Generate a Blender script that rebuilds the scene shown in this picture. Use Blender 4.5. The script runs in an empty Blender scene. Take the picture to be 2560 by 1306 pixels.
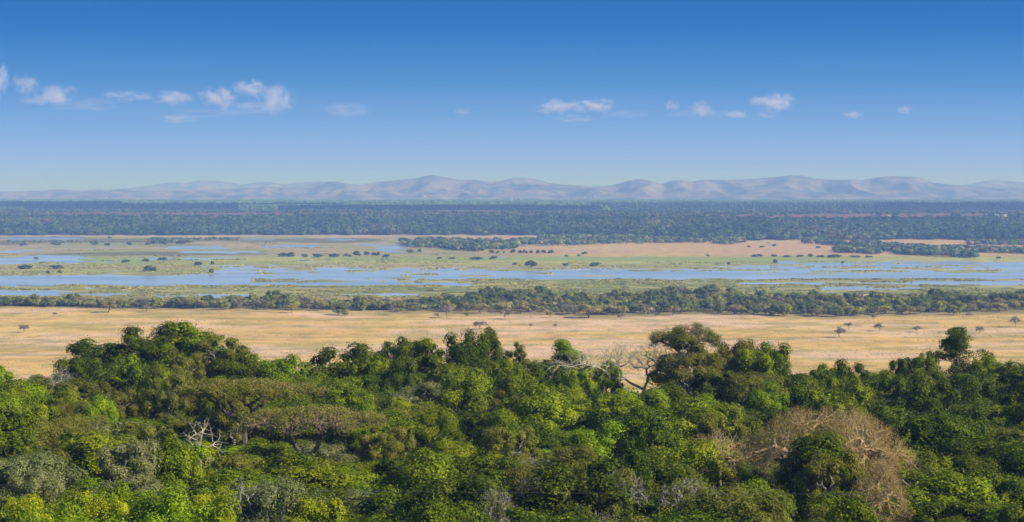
import bpy, math
import numpy as np

# ------------------------------------------------------------------ camera geometry
F, HOR, CAMZ = 4777.0, 487.0, 92.0            # focal length / horizon row in the 2560 px photograph, eye height in metres
PITCH = math.atan((653 - HOR) / F)
CP, SP = math.cos(PITCH), math.sin(PITCH)
SCN = bpy.context.scene
COL = SCN.collection
R0 = np.random.default_rng(11)

def at(px, py, D):
    """world point seen at pixel (px,py) at forward distance D"""
    u = (px - 1280) / F; v = (653 - py) / F
    dy = CP + v * SP; dz = -SP + v * CP
    t = D / dy
    return t * u, D, CAMZ + t * dz

def proj(x, y, z):
    z = z - CAMZ
    f = y * CP - z * SP; up = y * SP + z * CP
    return 1280 + F * x / f, 653 - F * up / f

def row_dist(py, z=0.0):
    return (CAMZ - z) * F / (py - HOR)

# ------------------------------------------------------------------ noise
def _h(ix, iy, s):
    n = (ix * 374761393 + iy * 668265263 + s * 1442695041) & 0xFFFFFFFF
    n = ((n ^ (n >> 13)) * 1274126177) & 0xFFFFFFFF
    return ((n ^ (n >> 16)) & 0xFFFFFF) / float(0xFFFFFF)

def vnoise(x, y, s=0):
    x = np.asarray(x, float); y = np.asarray(y, float)
    ix = np.floor(x).astype(np.int64); iy = np.floor(y).astype(np.int64)
    fx = x - ix; fy = y - iy
    fx = fx * fx * (3 - 2 * fx); fy = fy * fy * (3 - 2 * fy)
    a = _h(ix, iy, s); b = _h(ix + 1, iy, s); c = _h(ix, iy + 1, s); d = _h(ix + 1, iy + 1, s)
    return (a * (1 - fx) + b * fx) * (1 - fy) + (c * (1 - fx) + d * fx) * fy

def fbm(x, y, o=4, s=0):
    t = 0; a = 0.5; w = 0
    for i in range(o):
        t = t + a * vnoise(x * 2 ** i, y * 2 ** i, s + i * 17); w += a; a *= 0.5
    return t / w

def sstep(a, b, x):
    t = np.clip((x - a) / (b - a), 0, 1)
    return t * t * (3 - 2 * t)

# ------------------------------------------------------------------ tagging
def tag(o, label=None, cat=None, group=None, kind=None):
    if label: o['label'] = label
    if cat: o['category'] = cat
    if group: o['group'] = group
    if kind: o['kind'] = kind
    return o

def link(o, parent=None):
    COL.objects.link(o)
    if parent: o.parent = parent
    return o

def empty(name, loc=(0, 0, 0)):
    o = bpy.data.objects.new(name, None); o.location = loc
    o.empty_display_size = 0.5
    return link(o)

# ------------------------------------------------------------------ mesh builders
def mesh_from(name, V, Fc, mat, col=None, smooth=False):
    """V (n,3), Fc (m,4) or (m,3) ints; col (n,3) optional"""
    V = np.asarray(V, np.float32); Fc = np.asarray(Fc, np.int32)
    m = bpy.data.meshes.new(name)
    k = Fc.shape[1]
    m.vertices.add(len(V)); m.vertices.foreach_set('co', V.ravel())
    m.loops.add(Fc.size); m.loops.foreach_set('vertex_index', Fc.ravel())
    m.polygons.add(len(Fc))
    m.polygons.foreach_set('loop_start', np.arange(0, Fc.size, k, dtype=np.int32))
    m.polygons.foreach_set('use_smooth', np.full(len(Fc), smooth))
    if col is not None:
        ca = m.color_attributes.new('tint', 'FLOAT_COLOR', 'POINT')
        c4 = np.ones((len(V), 4), np.float32); c4[:, :3] = col
        ca.data.foreach_set('color', c4.ravel())
    m.update(calc_edges=True); m.validate()
    m.materials.append(mat)
    return m

def quad_mesh(name, Q, mat, col=None):
    n = len(Q)
    V = Q.reshape(-1, 3); Fc = np.arange(n * 4).reshape(n, 4)
    if col is not None: col = np.repeat(col, 4, axis=0)
    return mesh_from(name, V, Fc, mat, col)

def norm(v):
    return v / (np.linalg.norm(v, axis=-1, keepdims=True) + 1e-9)

def leaves(c, n, s, rng, asp=0.6):
    """leaf sprays: rhombus faces at c with normal n and half length s"""
    r = norm(rng.normal(size=c.shape))
    t = norm(np.cross(n, r)); b = np.cross(n, t)
    s = np.asarray(s)[:, None]
    return np.stack([c + t * s, c + b * s * asp, c - t * s * 0.9, c - b * s * asp], axis=1)

def tubes(segs, k=4):
    S = np.asarray(segs, float)
    p0, p1, r0, r1 = S[:, 0:3], S[:, 3:6], S[:, 6], S[:, 7]
    d = norm(p1 - p0)
    ref = np.where(np.abs(d[:, 2:3]) > 0.9, np.array([[1.0, 0, 0]]), np.array([[0, 0, 1.0]]))
    a = norm(np.cross(d, ref)); b = np.cross(d, a)
    ang = np.arange(k) * 2 * math.pi / k
    ring = a[:, None, :] * np.cos(ang)[None, :, None] + b[:, None, :] * np.sin(ang)[None, :, None]
    A = p0[:, None, :] + ring * r0[:, None, None]
    B = p1[:, None, :] + ring * r1[:, None, None]
    q = []
    for i in range(k):
        j = (i + 1) % k
        q.append(np.stack([A[:, i], A[:, j], B[:, j], B[:, i]], axis=1))
    return np.concatenate(q, axis=0)

def branching(root, tips, r_tip, rng, expo=0.45, wig=0.08, f0=0.38, rmax=9):
    """hierarchical limbs joining root to all the tips"""
    segs = []
    def seg(p, q, ra, rb):
        L = np.linalg.norm(q - p)
        n = 3 if L > 0.8 else (2 if L > 0.35 else 1)
        pts = [p]
        for i in range(1, n):
            pts.append(p + (q - p) * i / n + rng.normal(size=3) * L * wig)
        pts.append(q)
        for i in range(n):
            segs.append([*pts[i], *pts[i + 1], ra + (rb - ra) * i / n, ra + (rb - ra) * (i + 1) / n])
    st = [(np.array(root, float), np.asarray(tips, float), None)]
    while st:
        p, T, rp = st.pop()
        n = len(T)
        if n == 1:
            seg(p, T[0], min(rp or r_tip * 1.5, r_tip * 1.6), r_tip * 0.6); continue
        c = T.mean(0)
        X = T - c
        w, v = np.linalg.eigh(X.T @ X)
        ax = v[:, 2] + rng.normal(size=3) * 0.25
        o = np.argsort(X @ ax)
        k = max(1, min(n - 1, int(n * rng.uniform(0.32, 0.68))))
        for T2 in (T[o[:k]], T[o[k:]]):
            m = len(T2)
            r = min(rmax, r_tip * (m ** expo) * 1.2)
            if m == 1:
                seg(p, T2[0], min(rp or r, r * 1.1), r_tip * 0.6)
            else:
                f = rng.uniform(f0 - 0.08, f0 + 0.14)
                q = p + (T2.mean(0) - p) * f + rng.normal(size=3) * 0.05 * np.linalg.norm(c - p)
                seg(p, q, min(rp or r * 1.3, r * 1.35), r)
                st.append((q, T2, r))
    return segs

# ------------------------------------------------------------------ materials
def new_mat(name):
    m = bpy.data.materials.new(name); m.use_nodes = True
    nt = m.node_tree; nt.nodes.clear()
    return m, nt, nt.nodes, nt.links

def ramp(nd, stops):
    r = nd.new('ShaderNodeValToRGB')
    e = r.color_ramp.elements
    e[0].position, e[0].color = stops[0][0], (*stops[0][1], 1)
    e[1].position, e[1].color = stops[-1][0], (*stops[-1][1], 1)
    for p, c in stops[1:-1]:
        x = e.new(p); x.color = (*c, 1)
    return r

def leaf_mat(name, c_dark, c_mid, c_light, transl=0.3, objvar=0.5, attr=False, gloss=0.1):
    m, nt, nd, lk = new_mat(name)
    geo = nd.new('ShaderNodeNewGeometry')
    rp = ramp(nd, [(0.0, c_dark), (0.5, c_mid), (0.9, c_light)])
    oi = nd.new('ShaderNodeObjectInfo')
    # clumps of slightly different leaf colour through the crown
    tc = nd.new('ShaderNodeTexCoord'); nz = nd.new('ShaderNodeTexNoise'); nz.inputs['Scale'].default_value = 0.45
    lk.new(tc.outputs['Object'], nz.inputs['Vector'])
    mx = nd.new('ShaderNodeMath'); mx.operation = 'MULTIPLY_ADD'
    lk.new(geo.outputs['Random Per Island'], mx.inputs[0]); mx.inputs[1].default_value = 0.6
    s2 = nd.new('ShaderNodeMath'); s2.operation = 'MULTIPLY_ADD'
    lk.new(nz.outputs['Fac'], s2.inputs[0]); s2.inputs[1].default_value = 1.5; s2.inputs[2].default_value = -0.56
    lk.new(s2.outputs[0], mx.inputs[2])
    lk.new(mx.outputs[0], rp.inputs['Fac'])
    hsv = nd.new('ShaderNodeHueSaturation')
    for out, inp, a, b in (('Random', 'Hue', 0.5 - 0.022 * objvar, 0.5 + 0.022 * objvar),):
        mr = nd.new('ShaderNodeMapRange'); mr.inputs['To Min'].default_value = a; mr.inputs['To Max'].default_value = b
        lk.new(oi.outputs[out], mr.inputs['Value']); lk.new(mr.outputs[0], hsv.inputs[inp])
    m13 = nd.new('ShaderNodeMath'); m13.operation = 'MULTIPLY'; m13.inputs[1].default_value = 13.7
    lk.new(oi.outputs['Random'], m13.inputs[0])
    fr = nd.new('ShaderNodeMath'); fr.operation = 'FRACT'; lk.new(m13.outputs[0], fr.inputs[0])
    mr = nd.new('ShaderNodeMapRange'); mr.inputs['To Min'].default_value = 1 - 0.4 * objvar; mr.inputs['To Max'].default_value = 1 + 0.4 * objvar
    lk.new(fr.outputs[0], mr.inputs['Value']); lk.new(mr.outputs[0], hsv.inputs['Value'])
    lk.new(rp.outputs[0], hsv.inputs['Color'])
    colout = hsv.outputs[0]
    if attr:
        at_ = nd.new('ShaderNodeAttribute'); at_.attribute_name = 'tint'
        mul = nd.new('ShaderNodeMix'); mul.data_type = 'RGBA'; mul.blend_type = 'MULTIPLY'; mul.inputs[0].default_value = 1
        lk.new(rp.outputs[0], mul.inputs[6]); lk.new(at_.outputs['Color'], mul.inputs[7])
        colout = mul.outputs[2]
    p = nd.new('ShaderNodeBsdfPrincipled'); p.inputs['Roughness'].default_value = 0.5
    p.inputs['Specular IOR Level'].default_value = gloss
    tr = nd.new('ShaderNodeBsdfTranslucent')
    lk.new(colout, p.inputs['Base Color']); lk.new(colout, tr.inputs['Color'])
    ms = nd.new('ShaderNodeMixShader'); ms.inputs[0].default_value = transl
    lk.new(p.outputs[0], ms.inputs[1]); lk.new(tr.outputs[0], ms.inputs[2])
    out = nd.new('ShaderNodeOutputMaterial'); lk.new(ms.outputs[0], out.inputs['Surface'])
    return m

def bark_mat(name, a, b):
    m, nt, nd, lk = new_mat(name)
    tc = nd.new('ShaderNodeTexCoord'); nz = nd.new('ShaderNodeTexNoise'); nz.inputs['Scale'].default_value = 3
    nz.inputs['Detail'].default_value = 4
    lk.new(tc.outputs['Object'], nz.inputs['Vector'])
    rp = ramp(nd, [(0.3, a), (0.7, b)]); lk.new(nz.outputs['Fac'], rp.inputs['Fac'])
    p = nd.new('ShaderNodeBsdfPrincipled'); p.inputs['Roughness'].default_value = 0.8
    lk.new(rp.outputs[0], p.inputs['Base Color'])
    out = nd.new('ShaderNodeOutputMaterial'); lk.new(p.outputs[0], out.inputs['Surface'])
    return m

def flat_mat(name, c, rough=0.8):
    m, nt, nd, lk = new_mat(name)
    tc = nd.new('ShaderNodeTexCoord'); nz = nd.new('ShaderNodeTexNoise'); nz.inputs['Scale'].default_value = 1.5
    lk.new(tc.outputs['Object'], nz.inputs['Vector'])
    rp = ramp(nd, [(0.3, tuple(x * 0.85 for x in c)), (0.7, c)]); lk.new(nz.outputs['Fac'], rp.inputs['Fac'])
    p = nd.new('ShaderNodeBsdfPrincipled'); p.inputs['Roughness'].default_value = rough
    lk.new(rp.outputs[0], p.inputs['Base Color'])
    out = nd.new('ShaderNodeOutputMaterial'); lk.new(p.outputs[0], out.inputs['Surface'])
    return m

L = {
 'dark':   leaf_mat('leaves_dark_green',  (0.028, 0.045, 0.001), (0.100, 0.150, 0.002), (0.250, 0.310, 0.005), transl=0.15),
 'mid':    leaf_mat('leaves_mid_green',   (0.055, 0.080, 0.001), (0.195, 0.260, 0.002), (0.420, 0.470, 0.006), transl=0.15),
 'bright': leaf_mat('leaves_bright_green',(0.075, 0.125, 0.001), (0.240, 0.360, 0.002), (0.460, 0.580, 0.007), objvar=0.35, transl=0.2),
 'yellow': leaf_mat('leaves_yellow_green',(0.110, 0.140, 0.002), (0.290, 0.345, 0.004), (0.560, 0.560, 0.010), objvar=0.35, transl=0.15),
 'olive':  leaf_mat('leaves_olive',       (0.100, 0.110, 0.008), (0.210, 0.220, 0.018), (0.350, 0.340, 0.045), transl=0.15),
 'silver': leaf_mat('leaves_silver',      (0.110, 0.130, 0.025), (0.240, 0.265, 0.070), (0.440, 0.450, 0.180), objvar=0.4, transl=0.15),
 'rust':   leaf_mat('leaves_rusty_olive', (0.200, 0.130, 0.008), (0.360, 0.250, 0.020), (0.520, 0.380, 0.060), objvar=0.3, transl=0.15),
 'shelf':  leaf_mat('leaves_tan_olive',   (0.130, 0.160, 0.008), (0.270, 0.280, 0.020), (0.480, 0.390, 0.090), objvar=0.2, transl=0.15),
 'far':    leaf_mat('leaves_far', (0.55, 0.55, 0.55), (0.9, 0.9, 0.9), (1.3, 1.3, 1.3), attr=True, transl=0.2, gloss=0.1),
}
BARK = bark_mat('bark_grey_brown', (0.10, 0.075, 0.05), (0.24, 0.19, 0.14))
PALE = bark_mat('bark_pale', (0.42, 0.37, 0.24), (0.68, 0.61, 0.42))
TWIG = bark_mat('twigs_tan', (0.44, 0.30, 0.11), (0.74, 0.55, 0.27))
GREYT = bark_mat('twigs_grey', (0.26, 0.23, 0.18), (0.46, 0.42, 0.34))

# ------------------------------------------------------------------ ground shape
def near_ground(y):
    return np.interp(y, [-500, -30, 5, 25, 60, 100, 150, 200, 300, 365, 400, 500, 620, 700, 800],
                        [96, 92, 89.5, 84, 70, 59, 54.3, 53, 53, 53, 47, 22, 3, 0.4, 0.0])

EDGE_PX = [-2000, 0, 1000, 1350, 1450, 1550, 1650, 1750, 2000, 2300, 2560, 5000]
EDGE_PY = [590, 590, 589, 590, 592, 595, 600, 604, 602, 600, 603, 603]
def edge_y(px):
    return row_dist(np.interp(px, EDGE_PX, EDGE_PY))

# water bodies: (x0, x1, y0, y1, patchiness) where they lie in the photograph's view of the plain
WATER = [
 (-600, 640, 688, 716, 0.05), (520, 1080, 668, 703, 0.85), (560, 1000, 686, 698, 0.5), (960, 1760, 671, 699, 0.7), (1180, 1760, 680, 697, 0.15),
 (500, 1200, 706, 716, 0.25), (1050, 1900, 683, 699, 0.1), (1650, 3000, 682, 698, 0.15), (1740, 2050, 664, 684, 0.6), (1960, 3000, 654, 684, 0.95),
 (2300, 3000, 655, 668, 0.5),
 (1850, 2400, 706, 712, 0.5), (2300, 3000, 701, 714, 0.3), (-600, 170, 727, 741, 0.3), (190, 330, 734, 741, 0.6), (370, 660, 734, 743, 0.6),
 (830, 1060, 734, 742, 0.4), (2040, 2290, 719, 726, 0.4), (-600, 215, 640, 659, 0.35), (-200, 90, 625, 633, 0.5),
 (10, 215, 591, 602, 0.2), (405, 590, 616, 624, 0.4), (660, 800, 613, 620, 0.4), (800, 880, 595, 603, 0.3), (595, 670, 596, 601, 0.3),
 (890, 985, 611, 618, 0.3), (930, 1015, 616, 632, 0.3), (340, 570, 644, 652, 0.7), (1180, 1420, 612, 618, 0.98),
 (450, 640, 628, 634, 0.8), (2080, 2200, 716, 720, 0.6),
]
SHOALS = [(1210, 1360, 676, 2.2), (1420, 1560, 690, 1.6), (700, 800, 675, 2.0), (840, 960, 679, 2.2), (1000, 1120, 686, 2.4), (1120, 1260, 691, 1.6), (1560, 1680, 677, 1.8), (1700, 1860, 672, 2.0), (1770, 2000, 676, 1.8),
 (1980, 2110, 685, 1.6), (2050, 2300, 679, 2.4), (2200, 2420, 673, 1.8), (2080, 2240, 669, 2.2), (2350, 2560, 677, 1.8), (2320, 2480, 664, 1.8), (2120, 2220, 661, 1.6), (620, 700, 684, 1.4), (1300, 1400, 684, 1.2), (900, 1010, 671, 1.5)]
def wetness(px, py):
    w = np.full(np.shape(px), -1.0)
    for x0, x1, y0, y1, p in WATER:
        cx, cy, hx, hy = (x0 + x1) / 2, (y0 + y1) / 2, (x1 - x0) / 2, (y1 - y0) / 2
        ex = np.clip((hx - np.abs(px - cx)) / 60.0, -1, 1)
        cyw = cy + (vnoise(px / 120.0, cy / 7.0, 5) - 0.5) * hy * 0.5
        ey = np.clip((hy - np.abs(py - cyw)) / (0.35 * hy + 0.7), -1, 1)
        n = fbm(px / 34.0, py / 1.9, 4, 9) * 2 - 1
        n2 = fbm(px / 150.0, py / 5.0, 3, 29) * 2 - 1
        v = np.minimum(ex, ey) - p * 0.25 + (n * 1.6 + n2 * 1.3) * p + n * 0.42
        w = np.maximum(w, v)
    for x0, x1, yc, hh in SHOALS:
        t = np.minimum((px - x0), (x1 - px)) / (0.5 * (x1 - x0))
        n = fbm(px / 30.0, py / 2.0, 3, int(x0))
        b = np.clip(t * 1.6, 0, 1) * np.clip(1.25 - np.abs(py - yc) / hh, 0, 1) * (0.4 + 1.3 * n)
        w = w - np.clip((b - 0.25) * 3.2, 0, 2)
    return w

def ground_z(x, y, marsh=True):
    x = np.asarray(x, float); y = np.asarray(y, float)
    z = near_ground(y)
    z = z + (fbm(x / 60 + 7, y / 60, 3, 3) - 0.5) * 3 * sstep(100, 160, y) * (1 - sstep(420, 600, y))
    ys = np.maximum(y, 60.0)
    px = 1280 + F * x / ys; py = HOR + CAMZ * F / ys
    e = edge_y(px)
    t = y - e
    far = np.interp(t, [0, 120, 620, 1250, 2800, 8000, 30000], [0, 6, 29, 38, 36, 38, 44])
    far = far + (fbm(x / 500, y / 500, 3, 8) - 0.5) * 8 * sstep(100, 900, t)
    z = z + np.where(t > 0, far, 0)
    if marsh:
        g = sstep(900, 1500, y) * (1 - sstep(-60, 60, t))
        land = 0.45 + 0.5 * (fbm(px / 60.0, py / 3.0, 3, 77) - 0.5)
        w = wetness(px, py)
        wet = 1 - sstep(744, 750, py)
        z = z + g * np.where(y > 1000, np.maximum(land, 0.2) - wet * 0.9 * np.clip(w + 0.35, 0, 1.2), 0)
    return z

def ground_col(x, y, z):
    ys = np.maximum(y, 60.0)
    px = 1280 + F * x / ys; py = HOR + CAMZ * F / ys
    C = lambda *c: np.array(c)[None, None, :]
    def mix(a, b, t): return a * (1 - t[..., None]) + b * t[..., None]
    jn = (fbm(px / 90.0, py / 6.0, 4, 41) - 0.5)
    pj = py + jn * 10
    tan = C(0.76, 0.48, 0.17); straw = C(0.79, 0.54, 0.19); pink = C(0.82, 0.55, 0.34); grn = C(0.40, 0.34, 0.09)
    # dry plain with bare and greener streaks
    a = fbm(px / 330.0, py / 9.0, 4, 51); b = fbm(px / 420.0, py / 12.0, 4, 61); c = fbm(px / 150.0, py / 5.0, 4, 71)
    plain = mix(np.broadcast_to(tan, px.shape + (3,)), straw, sstep(0.42, 0.62, a))
    plain = mix(plain, pink, sstep(0.47, 0.58, b) * 0.9)
    plain = mix(plain, grn, sstep(0.50, 0.64, c) * 0.6)
    # olive ground under the bush belt
    belt = mix(np.broadcast_to(C(0.30, 0.26, 0.09), px.shape + (3,)), C(0.40, 0.30, 0.13), sstep(0.4, 0.6, a))
    low = np.interp(px, [0, 260, 850, 1000, 1400, 1500, 1750, 2100, 2300, 2560], [770, 776, 782, 786, 792, 797, 792, 799, 794, 790])
    col = mix(belt, plain, sstep(-8, 4, pj - low))
    # reeds and sedge in the lower marsh
    sedge = mix(np.broadcast_to(C(0.27, 0.29, 0.085), px.shape + (3,)), C(0.46, 0.42, 0.14), sstep(0.45, 0.7, c))
    sedge = mix(sedge, C(0.16, 0.19, 0.06), sstep(0.55, 0.7, b) * 0.7)
    col = mix(sedge, col, sstep(738, 748, pj))
    # bright green sward beyond the river
    sw = mix(np.broadcast_to(C(0.34, 0.39, 0.10), px.shape + (3,)), C(0.47, 0.45, 0.13), sstep(0.45, 0.7, a))
    rim = mix(sw, C(0.42, 0.33, 0.15), sstep(658, 666, pj) * (1 - sstep(672, 678, pj)) * 0.7)
    col = mix(rim, col, sstep(672, 690, pj))
    # upper marsh: olive left, dry pinkish plain right
    um = mix(np.broadcast_to(C(0.33, 0.34, 0.12), px.shape + (3,)), C(0.46, 0.36, 0.18), sstep(0.42, 0.62, c))
    um = mix(um, C(0.17, 0.16, 0.08), sstep(0.56, 0.68, b) * 0.8)
    dry = mix(np.broadcast_to(C(0.60, 0.39, 0.20), px.shape + (3,)), C(0.62, 0.43, 0.17), sstep(0.45, 0.6, a))
    right = sstep(1020, 1350, px + (pj - 600) * -3 + jn * 200)
    upper = mix(um, dry, right)
    col = mix(upper, col, sstep(638, 646, pj + sstep(1000, 400, px) * 0))
    # pale dry rim in front of the far wood
    col = mix(np.broadcast_to(C(0.55, 0.40, 0.22), px.shape + (3,)), col, sstep(591, 597, pj))
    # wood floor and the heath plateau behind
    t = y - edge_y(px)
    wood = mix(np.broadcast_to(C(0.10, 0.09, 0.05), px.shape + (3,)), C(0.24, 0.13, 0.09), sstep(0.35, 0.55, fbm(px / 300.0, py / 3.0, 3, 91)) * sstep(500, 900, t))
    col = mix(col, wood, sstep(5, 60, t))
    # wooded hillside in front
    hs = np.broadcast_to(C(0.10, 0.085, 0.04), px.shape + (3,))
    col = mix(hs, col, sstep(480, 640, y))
    return np.clip(col, 0, 1)

def build_ground(mat):
    py = np.concatenate([np.arange(1010, 800, -3.0), np.arange(800, 745, -1.5), np.arange(745, 586, -0.6), np.arange(586, 505, -1.2)])
    yr = CAMZ * F / (py - HOR)
    yr = np.concatenate([[-290, -200, -120, -60, -30, -10, 0, 10, 20, 30, 45, 60, 80], np.arange(100, yr[0], 12.0), yr, [27000]])
    a = np.concatenate([np.linspace(-0.62, -0.30, 24)[:-1], np.linspace(-0.30, 0.30, 761), np.linspace(0.30, 0.62, 24)[1:]])
    Y, A = np.meshgrid(yr, a, indexing='ij')
    X = A * (Y + np.where(Y < 400, 300 * (1 - np.clip(Y, 0, 400) / 400), 0))
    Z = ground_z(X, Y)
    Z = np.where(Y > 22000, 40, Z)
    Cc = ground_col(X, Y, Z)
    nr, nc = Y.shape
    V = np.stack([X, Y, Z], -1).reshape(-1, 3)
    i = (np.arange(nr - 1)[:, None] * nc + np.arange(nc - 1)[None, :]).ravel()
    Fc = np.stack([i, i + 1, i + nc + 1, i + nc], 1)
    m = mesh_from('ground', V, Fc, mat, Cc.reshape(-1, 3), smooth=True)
    o = link(bpy.data.objects.new('ground', m)); tag(o, 'dry grass plain, marsh flats and wooded slopes', kind='structure')
    return o

def ground_mat():
    m, nt, nd, lk = new_mat('grassland')
    at_ = nd.new('ShaderNodeAttribute'); at_.attribute_name = 'tint'
    tc = nd.new('ShaderNodeTexCoord')
    def noise(scale, sx, det=5, rough=0.6):
        mp = nd.new('ShaderNodeMapping'); mp.inputs['Scale'].default_value = (sx, 1, 1)
        n = nd.new('ShaderNodeTexNoise'); n.inputs['Scale'].default_value = scale
        n.inputs['Detail'].default_value = det; n.inputs['Roughness'].default_value = rough
        lk.new(tc.outputs['Object'], mp.inputs['Vector']); lk.new(mp.outputs[0], n.inputs['Vector'])
        return n
    n1 = noise(0.035, 1.6); n2 = noise(0.3, 1.0, 6, 0.7)
    r1 = ramp(nd, [(0.30, (0.66, 0.70, 0.66)), (0.48, (0.98, 0.98, 0.98)), (0.70, (1.16, 1.14, 1.10))])
    lk.new(n1.outputs['Fac'], r1.inputs['Fac'])
    r2 = ramp(nd, [(0.30, (0.60, 0.62, 0.55)), (0.45, (0.97, 0.97, 0.97)), (0.75, (1.12, 1.10, 1.05))])
    lk.new(n2.outputs['Fac'], r2.inputs['Fac'])
    def mul(a, b):
        x = nd.new('ShaderNodeMix'); x.data_type = 'RGBA'; x.blend_type = 'MULTIPLY'; x.inputs[0].default_value = 1
        x.clamp_result = False
        lk.new(a, x.inputs[6]); lk.new(b, x.inputs[7]); return x.outputs[2]
    c = mul(mul(at_.outputs['Color'], r1.outputs[0]), r2.outputs[0])
    p = nd.new('ShaderNodeBsdfPrincipled'); p.inputs['Roughness'].default_value = 0.95
    p.inputs['Specular IOR Level'].default_value = 0.1
    lk.new(c, p.inputs['Base Color'])
    out = nd.new('ShaderNodeOutputMaterial'); lk.new(p.outputs[0], out.inputs['Surface'])
    return m

build_ground(ground_mat())

# ------------------------------------------------------------------ water sheet of the lake and its channels
def water_mat():
    m, nt, nd, lk = new_mat('lake_water')
    p = nd.new('ShaderNodeBsdfPrincipled'); p.inputs['Base Color'].default_value = (0.44, 0.50, 0.60, 1)
    p.inputs['Roughness'].default_value = 0.14; p.inputs['IOR'].default_value = 1.33
    tc = nd.new('ShaderNodeTexCoord'); n = nd.new('ShaderNodeTexNoise'); n.inputs['Scale'].default_value = 0.12
    n.inputs['Detail'].default_value = 5
    lk.new(tc.outputs['Object'], n.inputs['Vector'])
    b = nd.new('ShaderNodeBump'); b.inputs['Strength'].default_value = 0.12; b.inputs['Distance'].default_value = 0.03
    mpw = nd.new('ShaderNodeMapping'); mpw.inputs['Scale'].default_value = (0.25, 1, 1); n3 = nd.new('ShaderNodeTexNoise')
    n3.inputs['Scale'].default_value = 0.012; n3.inputs['Detail'].default_value = 4
    lk.new(tc.outputs['Object'], mpw.inputs['Vector']); lk.new(mpw.outputs[0], n3.inputs['Vector'])
    rw = ramp(nd, [(0.35, (0.38, 0.46, 0.60)), (0.5, (0.50, 0.56, 0.68)), (0.65, (0.66, 0.68, 0.74))]); lk.new(n3.outputs['Fac'], rw.inputs['Fac'])  # pale silty tone, with wind-streak sheen painted into the base colour
    lk.new(rw.outputs[0], p.inputs['Base Color'])
    lk.new(n.outputs['Fac'], b.inputs['Height']); lk.new(b.outputs[0], p.inputs['Normal'])
    out = nd.new('ShaderNodeOutputMaterial'); lk.new(p.outputs[0], out.inputs['Surface'])
    return m
wx = 2600
V = [(-wx, 1640, 0.05), (wx, 1640, 0.05), (wx, 4700, 0.05), (-wx, 4700, 0.05)]
tag(link(bpy.data.objects.new('water', mesh_from('water', V, [[0, 1, 2, 3]], water_mat()))), 'pale blue lake water and winding marsh channels', kind='structure')

# ------------------------------------------------------------------ hills
def hill_mat(name):
    m, nt, nd, lk = new_mat(name)
    tc = nd.new('ShaderNodeTexCoord')
    n = nd.new('ShaderNodeTexNoise'); n.inputs['Scale'].default_value = 0.005; n.inputs['Detail'].default_value = 8; n.inputs['Roughness'].default_value = 0.62
    mp = nd.new('ShaderNodeMapping'); mp.inputs['Scale'].default_value = (1, 0.5, 2)
    lk.new(tc.outputs['Object'], mp.inputs['Vector']); lk.new(mp.outputs[0], n.inputs['Vector'])
    rp = ramp(nd, [(0.38, (0.05, 0.07, 0.07)), (0.46, (0.15, 0.13, 0.13)), (0.55, (0.28, 0.215, 0.20)), (0.74, (0.38, 0.30, 0.27))])
    lk.new(n.outputs['Fac'], rp.inputs['Fac'])
    p = nd.new('ShaderNodeBsdfPrincipled'); p.inputs['Roughness'].default_value = 1; p.inputs['Specular IOR Level'].default_value = 0
    lk.new(rp.outputs[0], p.inputs['Base Color'])
    out = nd.new('ShaderNodeOutputMaterial'); lk.new(p.outputs[0], out.inputs['Surface'])
    return m
NEAR = np.array([(-900, 478), (0, 480), (110, 477), (145, 474), (185, 477), (250, 474), (380, 478), (480, 476), (560, 473), (680, 468), (745, 470), (790, 463), (820, 455),
 (840, 454), (870, 461), (900, 463), (940, 456), (1000, 450), (1040, 447), (1058, 441), (1078, 439), (1100, 442), (1150, 451), (1190, 450), (1232, 459), (1262, 450), (1285, 445),
 (1310, 445), (1335, 449), (1370, 458), (1420, 463), (1500, 467), (1540, 462), (1568, 452), (1595, 448), (1620, 451), (1650, 461), (1680, 452), (1700, 450), (1725, 456), (1750, 451), (1780, 450),
 (1850, 450), (1930, 444), (1975, 439), (2000, 439), (2050, 448), (2100, 450), (2130, 449), (2150, 452), (2190, 444), (2230, 441), (2285, 442), (2310, 449), (2330, 457), (2360, 460),
 (2400, 466), (2450, 468), (2560, 471), (3500, 470)], float)
FAR = np.array([(-900, 484), (200, 480), (280, 474), (350, 468), (420, 457), (440, 456), (465, 459), (490, 452), (530, 452), (575, 456), (605, 463), (640, 456), (680, 456), (712, 462), (760, 456),
 (790, 453), (815, 455), (860, 461), (1000, 462), (1130, 456), (1250, 452), (1400, 461), (1480, 466), (1700, 462), (2300, 470), (2380, 466), (2430, 460), (2472, 450), (2490, 449), (2530, 454), (2580, 458), (3500, 470)], float)
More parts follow.
